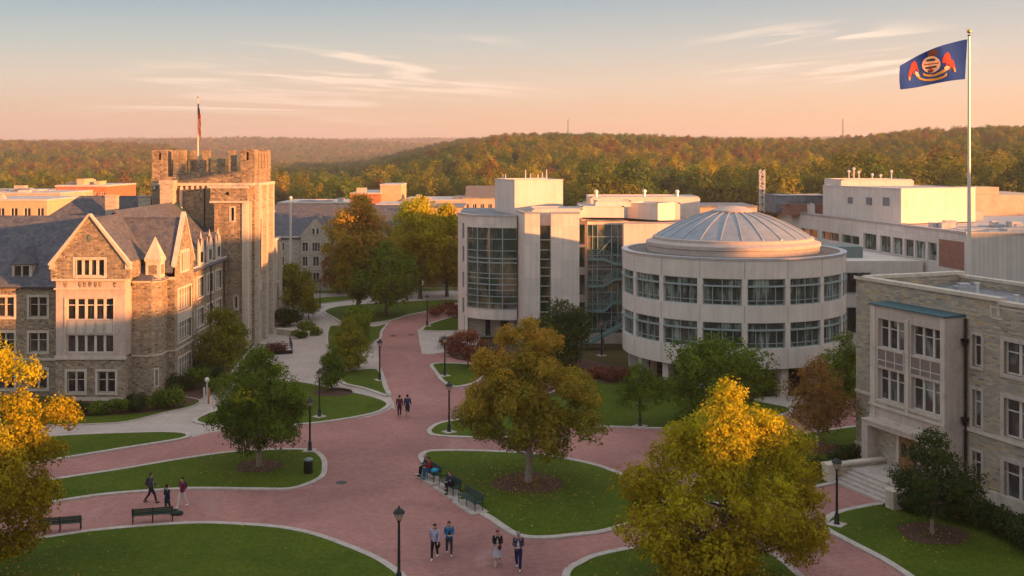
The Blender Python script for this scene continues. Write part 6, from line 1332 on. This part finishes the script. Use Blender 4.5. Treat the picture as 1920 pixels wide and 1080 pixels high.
def person(X,Y,z,rz,h,label,J,top=(.05,.05,.08),legs=(.02,.02,.04),shoe=(.5,.5,.5),hair=(.04,.02,.015),long=False,skirt=None,pack=None,scarf=None,inner=None,skin=None,short=False,bag=None,cap=None,group=None):
    sk=skin or SK; k=h/1.76; V=[];E=[];R=[]
    def av(p,r,par=None):
        V.append(tuple(p)); R.append(r)
        if par is not None: E.append((par,len(V)-1))
        return len(V)-1
    lerp=lambda a,c,t:tuple(a[i]+(c[i]-a[i])*t for i in range(3))
    p=av(J['pel'],(.125,.10)); s=av(J['sp'],(.115,.09),p); c=av(J['ch'],(.135,.10),s); nb=av(lerp(J['ch'],J['nk'],.8),(.075,.065),c); nk=av(J['nk'],(.052,.052),nb); hd=J['hd']
    h0=av((hd[0],hd[1]+.01,hd[2]-.07),(.062,.068),nk); h1=av(hd,(.083,.095),h0); h2=av((hd[0],hd[1]-.01,hd[2]+.075),(.075,.085),h1); nose=av((hd[0],hd[1]+.115,hd[2]-.02),(.012,.012),h1)
    for s_ in (-1,1): av((hd[0]+s_*.095,hd[1]-.01,hd[2]),(.014,.02),h1)
    for q,sg in (('L',-1),('R',1)):
        a=av(J['sh'+q],(.058,.058),c); e=av(J['el'+q],(.042,.042),a); w=av(J['wr'+q],(.027,.03),e); W=Vector(J['wr'+q]); dr=(W-Vector(J['el'+q])).normalized()
        pl=av(W+dr*.07,(.036,.022),w); side=Vector((1,0,0)); side=(side-dr*side.dot(dr)).normalized(); cur=dr.cross(side)*(.4 if sg>0 else -.4)
        for i,(o,l) in enumerate(((-.030,.068),(-.010,.078),(.011,.072),(.030,.056))):
            f1=av(W+dr*(.07+l*.55)+side*o,(.0095,.0095),pl); av(W+dr*(.07+l)+side*o*1.05+cur*.03,(.008,.008),f1)
        t1=av(W+dr*.055+side*(-sg*.046)+cur*.02,(.011,.011),pl); av(W+dr*.088+side*(-sg*.056)+cur*.05,(.009,.009),t1)
        a=av(J['hp'+q],(.085,.085),p); kn=av(J['kn'+q],(.058,.058),a); an=av(J['an'+q],(.040,.040),kn); A=J['an'+q]; av((A[0],A[1]+.13,max(.03,A[2]-.05)),(.035,.025),an)
    me=bpy.data.meshes.new('person'); me.from_pydata([(a*k,b_*k,c_*k) for a,b_,c_ in V],E,[]); o=bpy.data.objects.new('person',me); COL.objects.link(o); me.materials.append(sk)
    md=o.modifiers.new('skin','SKIN'); md.use_smooth_shade=True; sv=me.skin_vertices[0].data
    for i,r in enumerate(R): sv[i].radius=(r[0]*k,r[1]*k); sv[i].use_root=(i==0)
    sb_=o.modifiers.new('sub','SUBSURF'); sb_.levels=1; sb_.render_levels=1
    o.location=(X,Y,z); o.rotation_euler=(0,0,rz); tag(o,label,'person',group)
    def add(name,mb,mat): mb.v=[(a*k,b_*k,c_*k) for a,b_,c_ in mb.v]; q=mb.build(name,mat,None,smooth=True); q.parent=o; return q
    # jacket
    m=MB(); P=lambda n:J[n]; low=lerp(J['pel'],J['sp'],-.25)
    m.tube([low,J['pel'],J['sp'],lerp(J['sp'],J['ch'],.6),J['ch'],lerp(J['ch'],J['nk'],.5),lerp(J['ch'],J['nk'],.85)],[(.165,.125),(.165,.125),(.15,.12),(.175,.13),(.195,.13),(.15,.10),(.075,.075)],14)
    for q in 'LR': m.tube([J['sh'+q],lerp(J['sh'+q],J['el'+q],.5),J['el'+q],lerp(J['el'+q],J['wr'+q],.95)],[.075,.064,.056,.043],8); m.sphere(J['sh'+q],.078,8)
    tm=cm('cloth_top',top); add('jacket',m,tm)
    if inner:
        m=MB(); fr_=lerp(J['sp'],J['ch'],.4); m.sphere((fr_[0],fr_[1]+.075,fr_[2]),(.075,.075,.22),8); add('shirt_front',m,cm('cloth_shirt',inner))
    m=MB()
    for q in 'LR':
        en=lerp(J['kn'+q],J['an'+q],.9 if not short else .25)
        if skirt is None or True: m.tube([J['hp'+q],lerp(J['hp'+q],J['kn'+q],.5),J['kn'+q],en],[.105,.092,.072,.058],10)
    m.sphere(J['pel'],(.155,.12,.12),10)
    if skirt is None: add('trousers',m,cm('cloth_legs',legs))
    if skirt:
        m=MB(); pz=J['pel']; m.tube([(pz[0],pz[1],pz[2]+.06),(0,.01,.72),(0,.02,.46)],[(.155,.125),(.21,.2),(.26,.27)],16,cap=False); m.tube([(0,.02,.461),(0,.01,.7)],[(.245,.255),(.19,.18)],16,cap=False); add('skirt',m,cm('cloth_skirt',skirt))
    for q in 'LR':
        A=J['an'+q]; m=MB(); m.sphere((A[0],A[1]+.06,max(.045,A[2]-.045)),(.052,.145,.05),8)
        if skirt: m.tube([A,lerp(A,J['kn'+q],.5)],[.055,.06],8)
        add('shoe',m,cm('shoe',shoe))
    m=MB(); m.sphere((hd[0],hd[1]-.025,hd[2]+.035),(.098,.108,.112),10)
    if long: m.tube([(hd[0],hd[1]-.06,hd[2]+.03),(hd[0],hd[1]-.09,hd[2]-.12),(hd[0],hd[1]-.09,hd[2]-.30)],[(.09,.06),(.085,.05),(.05,.03)],8)
    add('hair',m,cm('hair',hair))
    if cap: m=MB(); m.sphere((hd[0],hd[1]-.01,hd[2]+.075),(.108,.118,.085),10); m.box(hd[0]-.07,hd[0]+.07,hd[1]+.07,hd[1]+.18,hd[2]+.05,hd[2]+.065); add('cap',m,cm('cap',cap))
    m=MB()
    for s_ in (-1,1): m.sphere((hd[0]+s_*.033,hd[1]+.098,hd[2]+.004),(.013,.008,.008),6)
    add('eyes',m,M['black']); m=MB(); m.sphere((hd[0],hd[1]+.094,hd[2]-.055),(.024,.01,.007),6); add('mouth',m,cm('lips',(.3,.09,.08)))
    if pack:
        m=MB(); c_=J['ch']; m.sphere((c_[0],c_[1]-.20,c_[2]-.10),(.16,.12,.25),10); m.sphere((c_[0],c_[1]-.29,c_[2]-.18),(.11,.06,.13),8)
        for s_ in (-.11,.11): m.tube([(s_,c_[1]-.14,c_[2]+.08),(s_,c_[1]+.0,c_[2]+.15),(s_,c_[1]+.14,c_[2]+.02),(s_,c_[1]+.08,c_[2]-.2)],.02,5)
        add('backpack',m,cm('pack',pack))
    if bag: m=MB(); w=J['wrL']; m.sphere((w[0]-.03,w[1]-.02,w[2]-.12),(.10,.08,.17),8); m.tube([(w[0],w[1],w[2]+.02),(J['shL'][0]+.1,0,J['shL'][2]+.04)],.015,4); add('shoulder_bag',m,cm('bag',bag))
    return o
def PG(x,y): return G(x,y)+(.012,)
navy=(.012,.016,.035); 
person(*PG(283,943),rad(-80),1.76,'person striding right in dark navy trousers with a dark backpack and grey top',jt_walk(.34),(.05,.05,.07),navy,(.02,.02,.02),(.06,.03,.025),pack=(.035,.025,.045),inner=(.45,.42,.42))
person(*PG(313,964),rad(-35),1.68,'person in a navy jacket and dark shorts standing behind the left bench',jt_walk(.12,.08),(.012,.03,.055),(.02,.035,.045),(.04,.04,.05),(.02,.015,.012),short=True)
person(*PG(342,951),rad(150),1.72,'person in a maroon top and white trousers walking past the left bench',jt_walk(.30),(.13,.02,.045),(.55,.52,.50),(.7,.7,.72),(.02,.012,.012),pack=(.05,.03,.10),inner=(.3,.03,.05))
person(*PG(815,1048),rad(172),1.76,'person in a lavender shirt and black trousers with a black shoulder bag',jt_walk(.26),(.33,.31,.45),(.012,.012,.018),(.7,.68,.68),(.04,.02,.015),bag=(.015,.015,.018),long=True,inner=(.38,.36,.5))
person(*PG(842,1041),rad(190),1.72,'person in a bright blue jacket and dark jeans walking beside the lavender shirt',jt_hold(.24,-1),(.015,.13,.27),(.035,.045,.055),(.5,.47,.45),(.07,.03,.015),long=True,inner=(.02,.02,.025))
person(*PG(933,1060),rad(178),1.74,'red haired person in a black jacket and pale grey skirt with a maroon bag',jt_hold(.24),(.012,.018,.016),(.3,.3,.3),(.48,.38,.30),(.16,.035,.015),skirt=(.36,.33,.37),inner=(.35,.33,.33),bag=(.10,.015,.025))
person(*PG(972,1068),rad(176),1.84,'person in a grey cap, navy jacket and blue trousers carrying something white',jt_hold(.28,-1),(.05,.04,.085),(.01,.018,.075),(.55,.53,.5),(.05,.03,.02),cap=(.22,.22,.23),inner=(.5,.5,.52))
person(*PG(749,782),rad(8),1.70,'person with a maroon backpack walking away at the left of a pair on the brick',jt_walk(.24),(.10,.03,.06),(.06,.03,.035),(.45,.4,.42),(.02,.012,.012),pack=(.08,.02,.045))
person(*PG(764,782),rad(-4),1.74,'person with a navy backpack walking away at the right of a pair on the brick',jt_walk(.22,.2,-1),(.03,.035,.075),(.015,.015,.03),(.5,.47,.42),(.02,.015,.015),pack=(.02,.028,.08),short=True)
c117,s117=math.cos(rad(117)),math.sin(rad(117))
def onb(X,Y,dx): return (X+dx*c117-.17*s117*-1*-1*-1*0-(.15)*s117, Y+dx*s117+.15*c117, .10)
person(*onb(-4.97,70.75,.62),rad(117),1.74,'seated person in dark clothes at the far end of the upper bench',jt_sit(False,.06),(.03,.035,.05),(.012,.012,.016),(.02,.02,.02),(.35,.22,.17),inner=(.15,.35,.45))
person(*onb(-4.97,70.75,.02),rad(122),1.74,'seated person in a dark red jacket leaning on the upper bench',jt_sit(False,.10),(.20,.025,.03),(.015,.10,.19),(.03,.18,.30),(.03,.02,.02),inner=(.03,.03,.04))
person(*onb(-3.62,68.0,-.35),rad(130),1.76,'person in a navy jacket sitting cross legged on the middle bench with papers',jt_sit(True,.12),(.03,.035,.06),(.012,.012,.014),(.03,.025,.02),(.13,.05,.03),inner=(.5,.48,.46))
X,Y,_=onb(-4.97,70.75,-.62); m=MB(); m.sphere((X,Y,.72),(.26,.20,.16),10); tag(m.build('blue_bag',cm('bag_blue',(.02,.30,.50)),smooth=True),'bright blue bag lying on the upper bench','bag')
X,Y,_=onb(-3.62,68.0,.2); m=MB(); m.sphere((X,Y,.66),(.2,.22,.12),10); tag(m.build('navy_bag',cm('bag_navy',(.02,.06,.16)),smooth=True),'navy bag on the middle bench behind the seated person','bag')
X,Y=G(331,966); m=MB(); m.sphere((X,Y,.14),(.42,.2,.14),10); m.sphere((X-.1,Y,.3),(.16,.1,.08),8); tag(m.build('duffel_bag',[cm('bag_green',(.03,.05,.04))],smooth=True),'dark green bag lying on the brick beside the left bench','bag')

# fallen leaves under the turning trees
g=np.random.default_rng(77); Cs=[];Tt=[]
for (x,y,r,n) in ((990,906,6.5,1700),(1355,1112,7.5,2600),(-48,1098,7,1800),(485,877,5,500),(1535,841,4.5,900),(1748,1003,3.5,350),(788,570,9,900),(700,590,9,700)):
    X,Y=G(x,y); a=g.random(n)*2*PI; rr=np.abs(g.normal(0,.55,n))*r; Cs.append(np.stack([X+rr*np.cos(a),Y+rr*np.sin(a),np.full(n,.135)],1)); Tt.append(g.random(n))
n=500; a=G(300,1040); Cs.append(np.stack([g.uniform(-24,22,n),g.uniform(53,88,n),np.full(n,.135)],1)); Tt.append(g.random(n))
C_=np.concatenate(Cs); Nn=g.normal(0,.25,C_.shape)+np.array([0,0,1]); Nn/=np.linalg.norm(Nn,axis=1)[:,None]
fl_=leaf_object('fallen_leaves',C_,Nn,g.uniform(.035,.075,len(C_)),np.concatenate(Tt)*.8+.1,m_leaf('litter',[(.10,.05,.02),(.26,.13,.03),(.45,.27,.04),(.5,.36,.08)],.1)); tag(fl_,'scattered fallen leaves on lawns and brick under the turning trees','fallen leaves',kind='stuff')

for (x,y,lb) in ((737,630,'dark round drain cover near the left side of the narrowing brick walk'),(771,628,'dark round drain cover in the middle of the narrowing brick walk'),(640,905,'dark drain cover near the tip of the long lawn'),(905,800,'dark drain cover on the brick left of the central tree')):
    X,Y=G(x,y); m=MB(); m.lathe(X,Y,[(.36,.012),(.36,.022),(.0,.024)],16); tag(m.build('drain_cover',M['black']),lb,'drain cover')
X,Y=G(822,655); m=MB()
for dx in (0,1.2): m.tube([(X+dx,Y,0),(X+dx,Y,.95),(X+dx+.15,Y,1.1),(X+dx+.5,Y,1.1),(X+dx+.6,Y,.95),(X+dx+.6,Y,0)],.04,6)
tag(m.build('bicycle_rack',M['mullion']),'pale hooped bicycle rack on the white concrete pad','bicycle rack')
